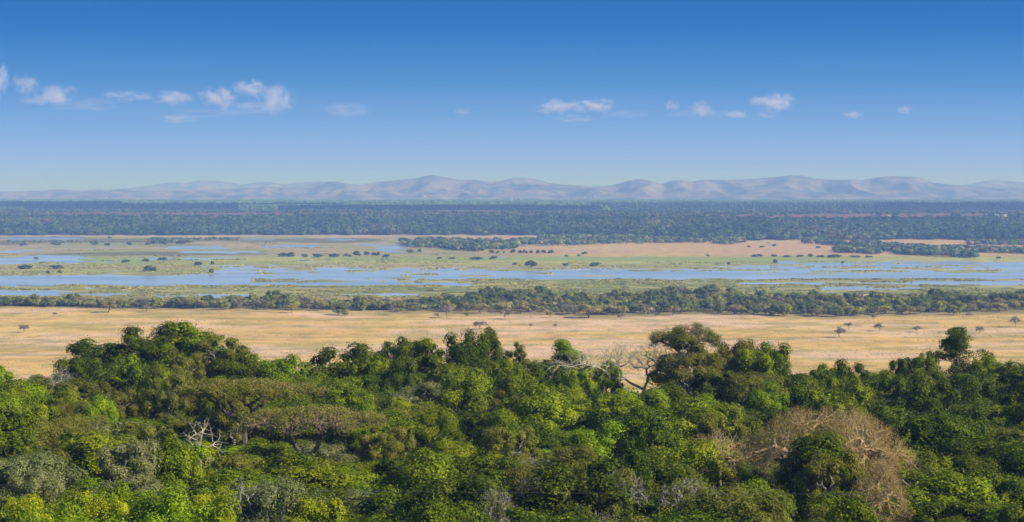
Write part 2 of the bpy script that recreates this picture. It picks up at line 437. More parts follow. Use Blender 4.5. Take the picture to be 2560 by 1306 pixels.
def hills(name, prof, Dn, Dr, Db, seed, label, base=40, fore=1.0):
    cols = np.linspace(-800, 3360, 900); rows = np.concatenate([np.linspace(Dn, Dr, 90), np.linspace(Dr, Db, 30)[1:]])
    D, P = np.meshgrid(rows, cols, indexing='ij')
    X = (P - 1280) / F * D
    g = np.where(D < Dr, sstep(Dn, Dr, D) , 1 - sstep(Dr, Db, D))
    away = np.clip((Dr - D) / (Dr - Dn), 0, 1)
    warp = (fbm(X / 900, D / 1500, 3, seed) - 0.5) * 200 * away
    ys = np.interp(P + warp, prof[:, 0], prof[:, 1])
    # soften the profile into rounded domes
    k = np.ones(9) / 9
    ysr = np.interp(cols, prof[:, 0], prof[:, 1]); ysr = np.convolve(np.pad(ysr, 1, mode='edge'), np.ones(3) / 3, 'valid')
    top = CAMZ + (HOR - np.where(away > 0.02, ys, ysr[None, :])) / F * Dr
    ex = 0.7 + 1.5 * fbm(X / 800, D / 1400, 4, seed + 3)
    z = base + (top - base) * g ** ex
    rn = 1 - np.abs(2 * fbm(X / 420, D / 1900, 5, seed + 5) - 1)
    z = z + np.minimum(away * 3, 1) * g * ((rn - 0.93) * 210 * fore)
    low = (fbm(X / 700, D / 900, 4, seed + 7) - 0.35) * 55 * fore * sstep(Dn, Dn + 900, D) * (1 - g)
    z = z + np.maximum(low, 0)
    V = np.stack([X, D, z], -1).reshape(-1, 3)
    nr, nc = D.shape
    i = (np.arange(nr - 1)[:, None] * nc + np.arange(nc - 1)[None, :]).ravel()
    Fc = np.stack([i, i + 1, i + nc + 1, i + nc], 1)
    o = link(bpy.data.objects.new(name, mesh_from(name, V, Fc, hill_mat(name + '_grass'), smooth=True)))
    tag(o, label, kind='structure')
    return lambda px, D0: _hz(px, D0, cols, rows, z)
def _hz(px, D0, cols, rows, z):
    j = int(np.argmin(abs(cols - px))); i = int(np.argmin(abs(rows - D0)))
    return z[i, j]
hz = hills('hills', NEAR, 12600, 16500, 19000, 101, 'rounded dry grass hills along the horizon')
hills('hills', FAR, 20500, 22500, 25000, 201, 'fainter blue hills behind the first range', fore=0.5)

# ------------------------------------------------------------------ crown and tree makers
def clump_centres(rng, R, H, base, n, shape):
    d = norm(rng.normal(size=(n * 4, 3)))
    d = d[d[:, 2] > {'round': -0.7, 'tall': -0.85, 'flat': -0.2, 'shelf': -0.2}[shape]][:n]
    rad = rng.uniform(0.3, 1.0, len(d)) ** 0.5
    ang = np.arctan2(d[:, 1], d[:, 0])
    ph = rng.uniform(0, 6.28, 3)
    lob = 1 + 0.13 * np.sin(2 * ang + ph[0]) + 0.10 * np.sin(3 * ang + ph[1]) + 0.07 * np.sin(5 * ang + ph[2])
    # slightly boxy outline
    box_ = 1.0 / np.maximum(0.62, (np.abs(d[:, 2]) ** 3 + np.hypot(d[:, 0], d[:, 1]) ** 3) ** (1 / 3)) ** 0.8
    c = d * (rad * box_)[:, None] * np.array([R * 0.88, R * 0.88, H / 2 * 0.9]) * lob[:, None]
    if shape == 'flat':
        c[:, 2] *= 0.8
    c[:, 2] += base + H / 2
    c[:, 2] += rng.normal(size=len(c)) * 0.03 * H
    return c

def crown_quads(rng, R, H, base, n, cr, nl, ls, shape='round', asp=0.6, up=0.25, core=True):
    c = clump_centres(rng, R, H, base, n, shape)
    cc = np.array([0, 0, base + H * 0.35])
    r = cr * rng.uniform(0.42, 1.5, len(c))
    w = r ** 2 / np.sum(r ** 2)
    k = rng.choice(len(c), nl, p=w)
    out = norm(c - cc)
    d = norm(rng.normal(size=(nl, 3)) + out[k] * 1.0 + np.array([0, 0, up]))
    # small bumps on every clump
    b1 = vnoise(d[:, 0] * 2.6 + k * 7.1, d[:, 1] * 2.6 + d[:, 2] * 2.1, 3)
    rr = r[k] * (0.70 + 0.34 * b1 + 0.10 * rng.random(nl))
    pos = c[k] + d * rr[:, None] * np.array([1.0, 1.0, 0.85])
    sh = rng.random(nl) < 0.13
    pos[sh] += d[sh] * (rng.random(sh.sum()) ** 1.5 * 0.55 * cr)[:, None] + np.array([0, 0, 0.10 * cr])
    nn = norm(d * 1.0 + rng.normal(size=(nl, 3)) * 0.40 + np.array([0, 0, 0.25]))
    s = ls * rng.uniform(0.6, 1.35, nl)
    Q = leaves(pos, nn, s, rng, asp)
    if core:      # bigger inner sprays added as opaque filler, blocking light to deepen shadow gaps
        m = nl // 7; k = rng.choice(len(c), m, p=w)
        d = norm(rng.normal(size=(m, 3)))
        pos = c[k] + d * (r[k] * rng.uniform(0.15, 0.62, m))[:, None]
        Q = np.concatenate([Q, leaves(pos, norm(d + rng.normal(size=(m, 3)) * 0.6), ls * rng.uniform(2.0, 3.4, m), rng, 0.8)])
    return Q, c

def trunk_quads(rng, H, tips, r_tip, rbase, k=5, expo=0.45, start=0.3, lean=0.06):
    z0 = tips[:, 2].min()
    fork = np.array([rng.normal() * lean * H, rng.normal() * lean * H, max(0.25, z0 * start + 0.1 * H)])
    segs = branching(fork, tips, r_tip, rng, expo=expo, rmax=rbase * 0.8)
    mid = fork * 0.5 + np.array([rng.normal() * 0.03 * H, rng.normal() * 0.03 * H, 0])
    segs = [[0, 0, -0.4, *mid, rbase * 1.25, rbase], [*mid, *fork, rbase, rbase * 0.85]] + segs
    return tubes(segs, k)

def make_tree(name, crown_q, crown_mat, trunk_q, trunk_mat, crown_name='crown'):
    t = bpy.data.objects.new(name, None); t.empty_display_size = 0.5; link(t)
    link(bpy.data.objects.new(crown_name, quad_mesh(crown_name, crown_q, crown_mat)), t)
    link(bpy.data.objects.new('trunk', quad_mesh('trunk', trunk_q, trunk_mat)), t)
    return t

USED = set()
def place(proto, loc, rz, sx, sz, label, cat, group=None):
    """first use moves the prototype itself, later uses copy it and its parts"""
    if proto.name not in USED:
        o = proto; USED.add(proto.name)
    else:
        o = proto.copy(); COL.objects.link(o)
        for ch in proto.children:
            c = ch.copy(); COL.objects.link(c); c.parent = o
    for k in ('label', 'group', 'category'):
        if k in o: del o[k]
    o.location = loc; o.rotation_euler = (0, 0, rz); o.scale = (sx, sx, sz)
    tag(o, label, cat, group)
    return o

# foreground kinds: unit-size prototypes (crown radius 4 m, height 9 m), several shapes of each
SPEC = {
 #  mat      R    H    base n   cr   nl    leaf  shape  asp  trunk
 'dark':   (4.0, 7.8, 1.0, 40, 1.35, 18500, .125, 'round', .65, BARK),
 'mid':    (4.0, 7.6, 1.1, 36, 1.35, 17500, .128, 'round', .62, BARK),
 'bright': (4.0, 7.4, 1.2, 40, 1.25, 17000, .128, 'round', .62, BARK),
 'yellow': (4.0, 7.2, 1.0, 46, 1.10, 17000, .115, 'round', .60, BARK),
 'olive':  (4.0, 7.4, 1.2, 52, 1.05, 18500, .108, 'round', .45, GREYT),
 'silver': (4.0, 7.2, 1.2, 56, 0.95, 17500, .105, 'round', .42, GREYT),
 'dark_tall':   (4.0, 11.8, 1.0, 62, 1.35, 27000, .125, 'tall', .65, BARK),
 'mid_tall':    (4.0, 11.8, 1.0, 56, 1.35, 26000, .128, 'tall', .62, BARK),
 'bright_tall': (4.0, 11.6, 1.1, 60, 1.25, 25000, .128, 'tall', .62, BARK),
 'olive_tall':  (4.0, 11.8, 1.1, 72, 1.10, 27000, .110, 'tall', .45, GREYT),
}
ADJ = {'dark': 'dark green', 'mid': 'mid green', 'bright': 'bright fresh green', 'yellow': 'yellow green', 'olive': 'dull olive', 'silver': 'silvery grey green', 'twiggy': 'half bare twiggy'}
PROTO = {}
for si, (k, (Rr, H, b, n, cr, nl, ls, shp, asp, bm)) in enumerate(SPEC.items()):
    PROTO[k] = []
    for v in range(4 if k in ('dark', 'mid', 'olive', 'dark_tall', 'mid_tall') else 3):
        rng = np.random.default_rng(100 + si * 10 + v)
        km = k.split('_')[0]
        q, c = crown_quads(rng, Rr * rng.uniform(0.9, 1.1), H * rng.uniform(0.9, 1.1), b, int(n * rng.uniform(0.75, 1.2)), cr * rng.uniform(0.75, 1.25), nl, ls, shp, asp)
        tq = trunk_quads(rng, 9, c * np.array([0.93, 0.93, 0.97]), 0.035, 0.22)
        PROTO[k].append(make_tree('broadleaf_tree' if k != 'silver' else 'silverleaf_tree', q, L[km], tq, bm))
# half bare twiggy tree: fine grey twigs with a thin scatter of leaves
PROTO['twiggy'] = []
for v in range(3):
    rng = np.random.default_rng(300 + v)
    n = 750
    d = norm(rng.normal(size=(n * 2, 3))); d = d[d[:, 2] > -0.25][:n]
    tips = d * (rng.uniform(0.35, 1, len(d)) ** 0.6)[:, None] * np.array([3.6, 3.6, 3.1]) + np.array([0, 0, 5.2])
    q, c = crown_quads(rng, 3.8, 6.4, 1.6, 46, 0.95, 4500, .12, 'round', .5, core=False)
    tq = trunk_quads(rng, 9, tips, 0.016, 0.2, k=3, expo=0.42)
    PROTO['twiggy'].append(make_tree('twiggy_tree', q, L['olive'], tq, GREYT))

# ------------------------------------------------------------------ foreground: landmark trees
MARKS = []      # (px, py, phrase) things other labels point at
def fg_ground(x, y): return float(ground_z(np.array(x), np.array(y), marsh=False))

def key_tree(kind, px, top, D, wpx, label, var=0, phrase=None, cat='tree', group=None, rz=None, hmul=1.0):
    x, y, zt = at(px, top, D)
    g = fg_ground(x, y)
    h = zt - g
    tall = h > 10.6 and kind + '_tall' in PROTO
    sx = (wpx / F * D) / 8.8 * 1.12; sz = h / (13.0 if tall else 8.9) * hmul
    if tall: kind += '_tall'
    o = place(PROTO[kind][var % len(PROTO[kind])], (x, y, g - 0.05), R0.uniform(0, 6.28) if rz is None else rz, sx, sz, label, cat, group)
    if phrase: MARKS.append((px, top + 40, phrase))
    OCC.append((x, y, sx * 4.2))
    return o
OCC = []
KEY = [
 # kind, px, top py, distance, width px, variant, label, phrase
 ('dark', 250, 856, 352, 150, 0, 'dark green rounded tree at the left shoulder of the big treeline mound', None),
 ('dark', 330, 842, 350, 150, 1, 'dark green tree on the left slope of the big treeline mound', None),
 ('mid', 415, 829, 356, 150, 0, 'mid green tree just left of the top of the big treeline mound', None),
 ('mid', 480, 816, 354, 170, 1, 'tallest mid green tree crowning the big treeline mound on the left', 'top of the left treeline mound'),
 ('olive', 545, 834, 350, 150, 2, 'olive green tree on the right slope of the big treeline mound', None),
 ('dark', 590, 868, 345, 120, 3, 'dark tree at the right foot of the big treeline mound', None),
 ('dark', 205, 895, 340, 120, 2, 'dark low tree at the left foot of the big treeline mound', None),
 ('mid', 655, 893, 350, 120, 2, 'mid green tree filling the dip right of the treeline mound', None),
 ('bright', 720, 884, 345, 110, 0, 'bright green tree with an upright top in the dip right of the mound', 'bright upright treetop right of the mound'),
 ('mid', 775, 935, 335, 100, 3, 'low mid green tree in the lowest notch of the left treeline', None),
 ('dark', 868, 872, 350, 160, 1, 'dark rounded tree just right of the left treeline notch', None),
 ('mid', 930, 890, 340, 110, 0, 'mid green tree between the notch tree and the broad pale-stemmed tree', None),
 ('dark', 985, 852, 352, 90, 0, 'dark square topped tree left of the broad pale-stemmed crown', None),
 ('mid', 1065, 854, 350, 135, 1, 'broad mid green crown with pale stems left of the tall dark block', 'broad pale-stemmed crown'),
 ('dark', 1165, 813, 350, 95, 3, 'tall dark green blocky tree standing highest in the middle treeline', 'tall dark blocky tree in the middle'),
 ('dark', 1215, 830, 352, 85, 0, 'dark tree joined to the right side of the tall middle block', None),
 ('olive', 1290, 866, 352, 90, 1, 'olive tree in the dip right of the tall middle block', None),
 ('mid', 1258, 902, 338, 100, 2, 'mid green tree below the dip right of the tall middle block', None),
 ('bright', 1400, 872, 345, 120, 1, 'bright green glossy dome left of the bare pale branches', 'bright glossy dome by the bare branches'),
 ('bright', 1450, 900, 335, 110, 2, 'bright green tree stepping down right of the glossy dome', None),
 ('dark', 1352, 915, 338, 90, 1, 'dark low tree at the left foot of the glossy dome', None),
 ('mid', 1510, 912, 340, 90, 0, 'mid green tree under the left tips of the bare pale branches', None),
 ('olive', 1716, 838, 334, 175, 1, 'olive creeper clad column of leaves under the flat topped tree', None),
 ('olive', 1850, 824, 345, 105, 0, 'tall olive tree draped in creepers right of the flat topped tree', 'tall creeper-draped tree'),
 ('olive', 1810, 868, 340, 100, 3, 'olive tree at the left flank of the tall creeper-draped tree', None),
 ('dark', 1925, 842, 347, 90, 3, 'dark lumpy tree joined to the right of the creeper-draped tree', None),
 ('olive', 1880, 930, 325, 150, 2, 'olive creeper curtain tree below the creeper-draped tree', None),
 ('dark', 2020, 924, 338, 130, 0, 'dark rounded tree right of the creeper-draped tree with open plain above', None),
 ('dark', 2120, 910, 345, 90, 1, 'dark upright small crown in the middle of the low right treeline', 'dark upright crown of the low right treeline'),
 ('mid', 2075, 915, 350, 80, 2, 'mid green tree left of the dark upright crown on the right', None),
 ('mid', 2190, 928, 350, 90, 3, 'mid green low tree right of the dark upright crown', None),
 ('dark', 2255, 896, 350, 60, 2, 'small dark knob of a tree left of the rugged conical tree', None),
 ('mid', 2310, 888, 350, 80, 0, 'mid green tree touching the left of the rugged conical tree', None),
 ('mid', 2475, 892, 345, 100, 1, 'mid green tree right of the rugged conical tree', None),
 ('mid', 2540, 915, 340, 120, 0, 'mid green tree at the right edge of the treeline', None),
 ('dark', 2575, 935, 300, 150, 1, 'dark tree half cut by the right frame edge under the treeline', None),
 ('bright', -5, 905, 330, 110, 2, 'bright green tree half cut by the left frame edge', 'green tree at the left frame edge'),
 ('dark', 40, 960, 318, 120, 0, 'dark green tree just below the tree cut by the left frame edge', None),
 ('olive', 120, 945, 335, 150, 1, 'olive low tree in the left gap of the treeline', None),
 ('bright', 1545, 985, 300, 120, 1, 'bright green crown below the forks of the bare pale branches', 'bright crown under the bare branches'),
 ('bright', 1775, 985, 295, 110, 0, 'vivid green crown below the flat topped tree', 'vivid crown under the flat topped tree'),
 ('bright', 1800, 1040, 280, 100, 2, 'vivid green crown stepping down from the vivid one under the flat top', None),
 ('yellow', 800, 1214, 182, 200, 1, 'yellow olive rounded bush near the bottom left of centre', 'yellow olive bush near the bottom'),
 ('silver', 320, 1090, 222, 190, 0, 'silvery shrub tree with upright tufts in the left forest', 'silvery tufted tree on the left'),
 ('silver', 700, 1180, 192, 210, 1, 'silvery grey tree with bare stems left of the yellow olive bush', None),
 ('silver', 90, 1140, 205, 150, 2, 'silvery grey shrub tree near the lower left frame edge', None),
 ('yellow', 60, 1212, 180, 190, 0, 'yellow green bushy tree in the bottom left corner', 'yellow green tree in the bottom left corner'),
 ('bright', 420, 1240, 176, 220, 1, 'lime green bushy tree at the bottom left', None),
 ('bright', 200, 1250, 174, 170, 0, 'lime green bush right of the bottom left corner tree', None),
 ('yellow', 560, 1262, 172, 160, 2, 'yellow green bush at the bottom between the lime tree and silvery tree', None),
 ('yellow', 960, 1278, 168, 110, 0, 'golden low bush at the bottom right of the yellow olive bush', 'golden low bush at the bottom'),
 ('yellow', 1640, 1065, 262, 190, 2, 'golden olive flat crown in the middle right forest', 'golden olive flat crown'),
 ('silver', 1060, 940, 318, 190, 2, 'grey green pale-twigged crown below the broad pale-stemmed crown', None),
 ('dark', 2045, 1078, 220, 185, 2, 'dark creeper covered crown in the hollow of the brown twig dome', None),
 ('olive', 2090, 1150, 212, 190, 1, 'dark leafy tangle low under the brown twig dome', None),
 ('twiggy', 1350, 1160, 208, 170, 0, 'grey twiggy tree in the lower middle forest', 'grey twiggy tree low in the middle'),
 ('twiggy', 1560, 1150, 210, 150, 1, 'grey twiggy tree right of the lower middle twiggy tree', None),
 ('twiggy', 1240, 1195, 196, 130, 2, 'bare forked twiggy tree at the lower middle left of two others', None),
 ('twiggy', 2290, 935, 330, 110, 0, 'pale bare twiggy tree on the right below the low treeline', 'pale twiggy tree on the right'),
]
pend_keys = KEY

def flat_top(name, px, fork_py, top_py, D, wpx, ntips, r_tip, bark, seed, label, leafmat=None, nleaf=0, dome=0.25, thick=0.18, trunk_r=0.45, cx=0, depth=0.8, expo=0.45, f0=0.36, lsz=.09, hole=0.0, tbark=None):
    tbark = tbark or bark
    rng = np.random.default_rng(seed)
    x, y, zt = at(px, top_py, D)
    g = fg_ground(x, y); _, _, zf = at(px, fork_py, D)
    H = zt - g; R = wpx / F * D / 2; zf = max(0.5, zf - g)
    r = np.sqrt(rng.random(ntips) * (1 - hole) + hole); th = rng.uniform(0, 6.283, ntips)
    ph = rng.uniform(0, 6.28, 3)
    lob = 0.86 + 0.14 * np.sin(2 * th + ph[0]) + 0.10 * np.sin(3 * th + ph[1]) + 0.08 * np.sin(7 * th + ph[2])
    X = R * r * lob * np.cos(th) + cx * R; Yy = R * depth * r * lob * np.sin(th)
    Z = H - (H * dome) * r ** 2 - rng.random(ntips) ** 1.6 * thick * H + 0.3 * np.sin(X * 0.9) * 0.5
    tips = np.stack([X, Yy, Z], 1)
    segs = branching(np.array([0, 0, zf]), tips, r_tip, rng, expo=expo, f0=f0, rmax=trunk_r * 0.75, wig=0.04)
    segs = [[0.3, 0.2, -0.5, 0.1, 0, zf * 0.5, trunk_r * 1.2, trunk_r], [0.1, 0, zf * 0.5, 0, 0, zf, trunk_r, trunk_r * 0.9]] + segs
    # end twigs
    tw = rng.integers(0, ntips, ntips * 3)
    d = norm(rng.normal(size=(len(tw), 3)) + np.array([0, 0, 0.7]) + norm(tips[tw] - np.array([0, 0, zf])) * 0.8)
    p0 = tips[tw]; p1 = p0 + d * rng.uniform(0.25, 0.7, len(tw))[:, None]
    ts = np.concatenate([p0, p1, np.full((len(tw), 1), r_tip * 0.7), np.full((len(tw), 1), r_tip * 0.3)], 1)
    big = tubes(segs, 5); small = tubes(ts, 3)
    few = ntips < 600
    t = empty(name, (x, y, g))
    if nleaf:
        wt = 0.06 + sstep(0.42, 0.60, fbm(tips[:, 0] / 3.0 + seed, tips[:, 1] / 3.0, 2, seed)); k = rng.choice(ntips, nleaf, p=wt / wt.sum())
        pos = tips[k] + rng.normal(size=(nleaf, 3)) * np.array([0.35, 0.35, 0.22]) + np.array([0, 0, 0.18])
        q = leaves(pos, norm(rng.normal(size=(nleaf, 3)) * 0.6 + np.array([0, 0, 1])), lsz * rng.uniform(0.6, 1.3, nleaf), rng, .55)
        link(bpy.data.objects.new('crown', quad_mesh('crown', q, leafmat)), t)
    if few: big = np.concatenate([big, small])
    link(bpy.data.objects.new('trunk', quad_mesh('trunk', big, bark if few else tbark)), t)
    if not few: link(bpy.data.objects.new('twigs', quad_mesh('twigs', small, bark)), t)
    tag(t, label, 'tree')
    OCC.append((x, y, R * 0.55))
    return t

flat_top('bare_acacia_tree', 1610, 975, 858, 338, 420, 700, 0.019, PALE, 5, 'bare flat topped tree with pale cream branches spread against the plain', dome=0.2, thick=0.35, trunk_r=0.26, cx=-0.18, expo=0.42, f0=0.33)
MARKS.append((1640, 900, 'bare pale-branched tree'))
flat_top('umbrella_thorn_tree', 1718, 905, 812, 340, 200, 800, 0.020, TWIG, 6, 'flat topped umbrella tree with brown twigs and a creeper clad trunk', L['mid'], 20000, dome=0.16, thick=0.14, trunk_r=0.4, lsz=.10, tbark=BARK)
MARKS.append((1722, 850, 'flat topped umbrella tree'))
flat_top('coral_tree', 2072, 1180, 1008, 228, 450, 4400, 0.012, TWIG, 7, 'wide dome of bare tan twigs rising from the lower right forest', L['rust'], 24000, dome=0.50, thick=0.14, trunk_r=0.4, hole=0.1, lsz=.07)
MARKS.append((2080, 1060, 'wide dome of bare tan twigs'))
flat_top('coral_tree', 2200, 1250, 1150, 206, 190, 1500, 0.011, TWIG, 8, 'smaller orange brown twiggy dome hanging below the wide twig dome', L['rust'], 7000, dome=0.6, thick=0.2, trunk_r=0.25, lsz=.07)
flat_top('shelf_tree', 610, 1060, 955, 272, 380, 1100, 0.022, TWIG, 9, 'wide flat olive shelf crown above a dark hollow in the left forest', L['shelf'], 38000, dome=0.09, thick=0.09, trunk_r=0.4, lsz=.12, cx=0.05, tbark=BARK)
MARKS.append((620, 1000, 'wide flat shelf tree'))
flat_top('shelf_tree', 775, 1150, 1022, 248, 360, 1300, 0.022, TWIG, 10, 'lower flat shelf crown of brown twigs stepping down to the right', L['shelf'], 24000, dome=0.14, thick=0.12, trunk_r=0.4, lsz=.11, tbark=BARK)
flat_top('dry_branch_tree', 500, 1110, 1050, 243, 130, 60, 0.03, PALE, 12, 'small pale bare tree poking out of the dark hollow under the shelf', dome=0.2, thick=0.5, trunk_r=0.12)
flat_top('dry_branch_tree', 600, 1230, 1190, 190, 120, 110, 0.018, GREYT, 13, 'grey bare branches spreading left of the silvery tree low down', dome=0.2, thick=0.6, trunk_r=0.1)
flat_top('dry_branch_tree', 1800, 1160, 1075, 240, 210, 400, 0.016, TWIG, 14, 'low tan twiggy tree left of the wide twig dome', L['rust'], 1500, dome=0.3, thick=0.4, trunk_r=0.15)
flat_top('dry_branch_tree', 150, 960, 905, 330, 110, 220, 0.016, GREYT, 15, 'thin grey bare tree in the left gap of the treeline', dome=0.4, thick=0.6, trunk_r=0.12)

for kd, px, top, D, w, v, lab, ph in pend_keys:
    key_tree(kd, px, top, D, w, lab, v, ph)

# rugged conical tree on the right of the treeline
def layered_tree():
    rng = np.random.default_rng(44)
    px, top, D = 2392, 815, 350
    x, y, zt = at(px, top, D); g = fg_ground(x, y); H = zt - g
    C = []
    for i in range(95):
        h = rng.uniform(0.10, 0.95); rad = (min(1.0 - h, 0.7) * 7.0 + 0.6) * rng.uniform(0.3, 1.0)
        a = rng.uniform(0, 6.283)
        C.append((rad * math.cos(a), rad * math.sin(a), H * h - 0.3))
    C += [(4.6, -0.5, H * 0.66), (5.7, -0.6, H * 0.62), (-3.6, -1, H * 0.64), (-2.2, 0, H * 0.78), (1.8, 0, H * 0.84), (0.1, 0, H - 0.9), (0.9, 0.3, H - 1.0)]
    C = np.array(C)
    nl = 32000; k = rng.integers(0, len(C), nl)
    d = norm(rng.normal(size=(nl, 3)) + np.array([0, 0, 0.5]))
    pos = C[k] + d * np.array([1.25, 1.25, 0.8]) * (0.6 + 0.5 * rng.random(nl))[:, None]
    q = leaves(pos, norm(d + rng.normal(size=(nl, 3)) * 0.5), 0.13 * rng.uniform(0.6, 1.3, nl), rng, .6)
    tq = trunk_quads(rng, H, C, 0.04, 0.25)
    t = make_tree('yellowwood_tree', q, L['dark'], tq, BARK)
    t.location = (x, y, g)
    tag(t, 'tall dark rugged conical tree highest on the right treeline', 'tree')
    OCC.append((x, y, 3))
layered_tree()
MARKS.append((2392, 860, 'rugged conical tree'))

# ------------------------------------------------------------------ foreground: the forest between
SIL = np.array([(-200, 905), (0, 915), (40, 950), (170, 930), (200, 885), (260, 860), (330, 845), (460, 822), (560, 835), (610, 880), (660, 895), (740, 888), (790, 945), (830, 885), (900, 880), (950, 862), (1110, 862),
 (1130, 822), (1240, 840), (1270, 885), (1330, 905), (1360, 882), (1430, 885), (1500, 915), (1700, 925), (1790, 905), (1820, 835), (1960, 860), (1990, 930), (2230, 930), (2330, 885), (2350, 840), (2440, 840), (2500, 900), (2560, 915), (2760, 915)], float)
def species(px, py, rng):
    Rg = [ (-100, 700, 1190, 1400, {'bright': .45, 'yellow': .4, 'mid': .15}), (-100, 420, 1085, 1190, {'silver': .35, 'olive': .35, 'dark': .3}),
           (-100, 560, 990, 1085, {'olive': .45, 'mid': .3, 'silver': .1, 'dark': .15}), (-100, 400, 930, 990, {'bright': .3, 'olive': .3, 'mid': .4}),
           (400, 950, 1080, 1200, {'bright': .35, 'mid': .4, 'silver': .15, 'olive': .1}), (600, 850, 880, 960, {'mid': .6, 'bright': .4}),
           (700, 1120, 1180, 1400, {'mid': .3, 'dark': .3, 'yellow': .2, 'silver': .2}), (1120, 1750, 1120, 1400, {'dark': .42, 'mid': .2, 'twiggy': .25, 'olive': .13}),
           (900, 1400, 960, 1120, {'mid': .4, 'olive': .25, 'dark': .3, 'yellow': .05}), (1400, 1650, 930, 1060, {'bright': .4, 'mid': .3, 'dark': .3}),
           (1600, 1950, 1040, 1130, {'yellow': .3, 'olive': .35, 'mid': .35}), (1750, 2300, 1180, 1400, {'olive': .3, 'mid': .35, 'bright': .15, 'dark': .2}),
           (2280, 2700, 1150, 1400, {'mid': .4, 'bright': .25, 'dark': .3, 'olive': .05}), (1980, 2700, 900, 1150, {'dark': .55, 'mid': .38, 'olive': .07}) ]
    for x0, x1, y0, y1, w in Rg:
        if x0 <= px < x1 and y0 <= py < y1:
            return rng.choice(list(w), p=np.array(list(w.values())) / sum(w.values()))
    return rng.choice(['dark', 'mid', 'olive', 'bright'], p=[.35, .37, .2, .08])

fills = []
rng = np.random.default_rng(77)
y = 158.0
while y < 352:
    half = 0.275 * y + 5
    step = 6.6 + 0.003 * y
    x = -half + rng.uniform(0, step)
    while x < half:
        xx = x + rng.normal() * 1.0; yy = y + rng.uniform(-4, 4)
        g = fg_ground(xx, yy)
        h = rng.choice([rng.uniform(4.3, 6.0), rng.uniform(6.0, 8.5), rng.uniform(8, 11)], p=[.2, .42, .38])
        w = rng.uniform(0.8, 1.55)
        px, pt = proj(xx, yy, g + h)
        lim = np.interp([px - 60, px, px + 60], SIL[:, 0], SIL[:, 1]).max() + 12
        if pt < lim:
            h = CAMZ - (lim - HOR) / F * yy - g; pt = lim
        bad = any((xx - a) ** 2 + (yy - b) ** 2 < (r * 0.85 + 1.2) ** 2 for a, b, r in OCC)
        # keep the hollows in front of the special crowns open
        for (cx0, cx1, cy0, cy1, Dm) in ((430, 800, 985, 1105, 272), (600, 950, 1050, 1150, 248), (1830, 2300, 1020, 1215, 232), (1440, 1700, 880, 945, 345), (700, 900, 1215, 1300, 182)):
            if cx0 < px < cx1 and pt < cy1 and yy < Dm:
                h2 = CAMZ - (cy1 - HOR) / F * yy - g
                h = min(h, h2)
        if not bad and h > 3.2:
            px, pt = proj(xx, yy, g + h)
            kd = species(px, pt, rng)
            if h < 5: w *= 0.85
            fills.append((kd, xx, yy, g, h, w, px, pt))
        x += step * rng.uniform(0.85, 1.2)
    y += 11.5 + 0.012 * (y - 158) * 0
print('forest fill', len(fills))

ORD = ['first', 'second', 'third', 'fourth', 'fifth', 'sixth', 'seventh', 'eighth', 'ninth', 'tenth', 'eleventh', 'twelfth', 'thirteenth', 'fourteenth', 'fifteenth', 'sixteenth', 'seventeenth', 'eighteenth', 'nineteenth', 'twentieth']
def auto_labels(items, marks, ysc, noun):
    """items (adj, px, py) -> a label for each, counted outward from the nearest landmark"""
    key = {}
    for i, (adj, px, py) in enumerate(items):
        d = [((px - a) ** 2 + ((py - b) * ysc) ** 2, j) for j, (a, b, _) in enumerate(marks)]
        dd, j = min(d)
        dx, dy = px - marks[j][0], (py - marks[j][1]) * ysc
        side = ('left of' if dx < 0 else 'right of') if abs(dx) > abs(dy) else ('above' if dy < 0 else 'below')
        key.setdefault((adj, side, j), []).append((dd, i))
    out = [None] * len(items)
    for (adj, side, j), lst in key.items():
        lst.sort()
        for n, (_, i) in enumerate(lst):
            if len(lst) == 1: out[i] = f'{adj} {noun} {side} {marks[j][2]}'
            else: out[i] = f'{adj} {noun}, {ORD[min(n, 19)]} {side} {marks[j][2]}'
            if len(out[i].split()) > 15: out[i] = out[i].replace('front-row ', 'front ').replace(' belt tree', ' tree').replace('broad ', '')
    return out
def size_word(h): return 'tall' if h > 9.2 else ('low' if h < 6.3 else '')
def shape_word(w): return 'wide' if w > 1.3 else ('narrow' if w < 1.0 else '')
adjs = [' '.join(s for s in (size_word(f[4]), shape_word(f[5]), ADJ[f[0]]) if s) for f in fills]
labs = auto_labels([(a, f[6], f[7]) for a, f in zip(adjs, fills)], MARKS, 2.0, 'tree')
for (kd, xx, yy, g, h, w, px, pt), lab in zip(fills, labs):
    pr = PROTO[kd][rng.integers(len(PROTO[kd]))]
    place(pr, (xx, yy, g - 0.05), rng.uniform(0, 6.28), w * (0.93 if kd != 'twiggy' else 0.85), h / 8.9, lab, 'tree', 'trees of the hillside forest')

# leafy undergrowth on the hillside, dark-leaved to stand in for shadowed gaps
def undergrowth():
    rng = np.random.default_rng(5)
    n = 90000
    yy = rng.uniform(125, 372, n); xx = rng.uniform(-1, 1, n) * (0.285 * yy + 8)
    cl = fbm(xx / 3.2, yy / 3.2, 2, 15)
    z = ground_z(xx, yy, marsh=False) + rng.random(n) ** 1.4 * (0.6 + 3.4 * np.clip(cl - 0.25, 0, 1) * 1.6)
    pos = np.stack([xx, yy, z], 1)
    q = leaves(pos, norm(rng.normal(size=(n, 3)) + np.array([0, 0, 0.8])), rng.uniform(0.14, 0.34, n), rng, .6)
    o = link(bpy.data.objects.new('undergrowth', quad_mesh('undergrowth', q, L['dark'])))
    tag(o, 'leafy undergrowth, coloured dark for the shadowed gaps between the forest trees', kind='stuff')
undergrowth()

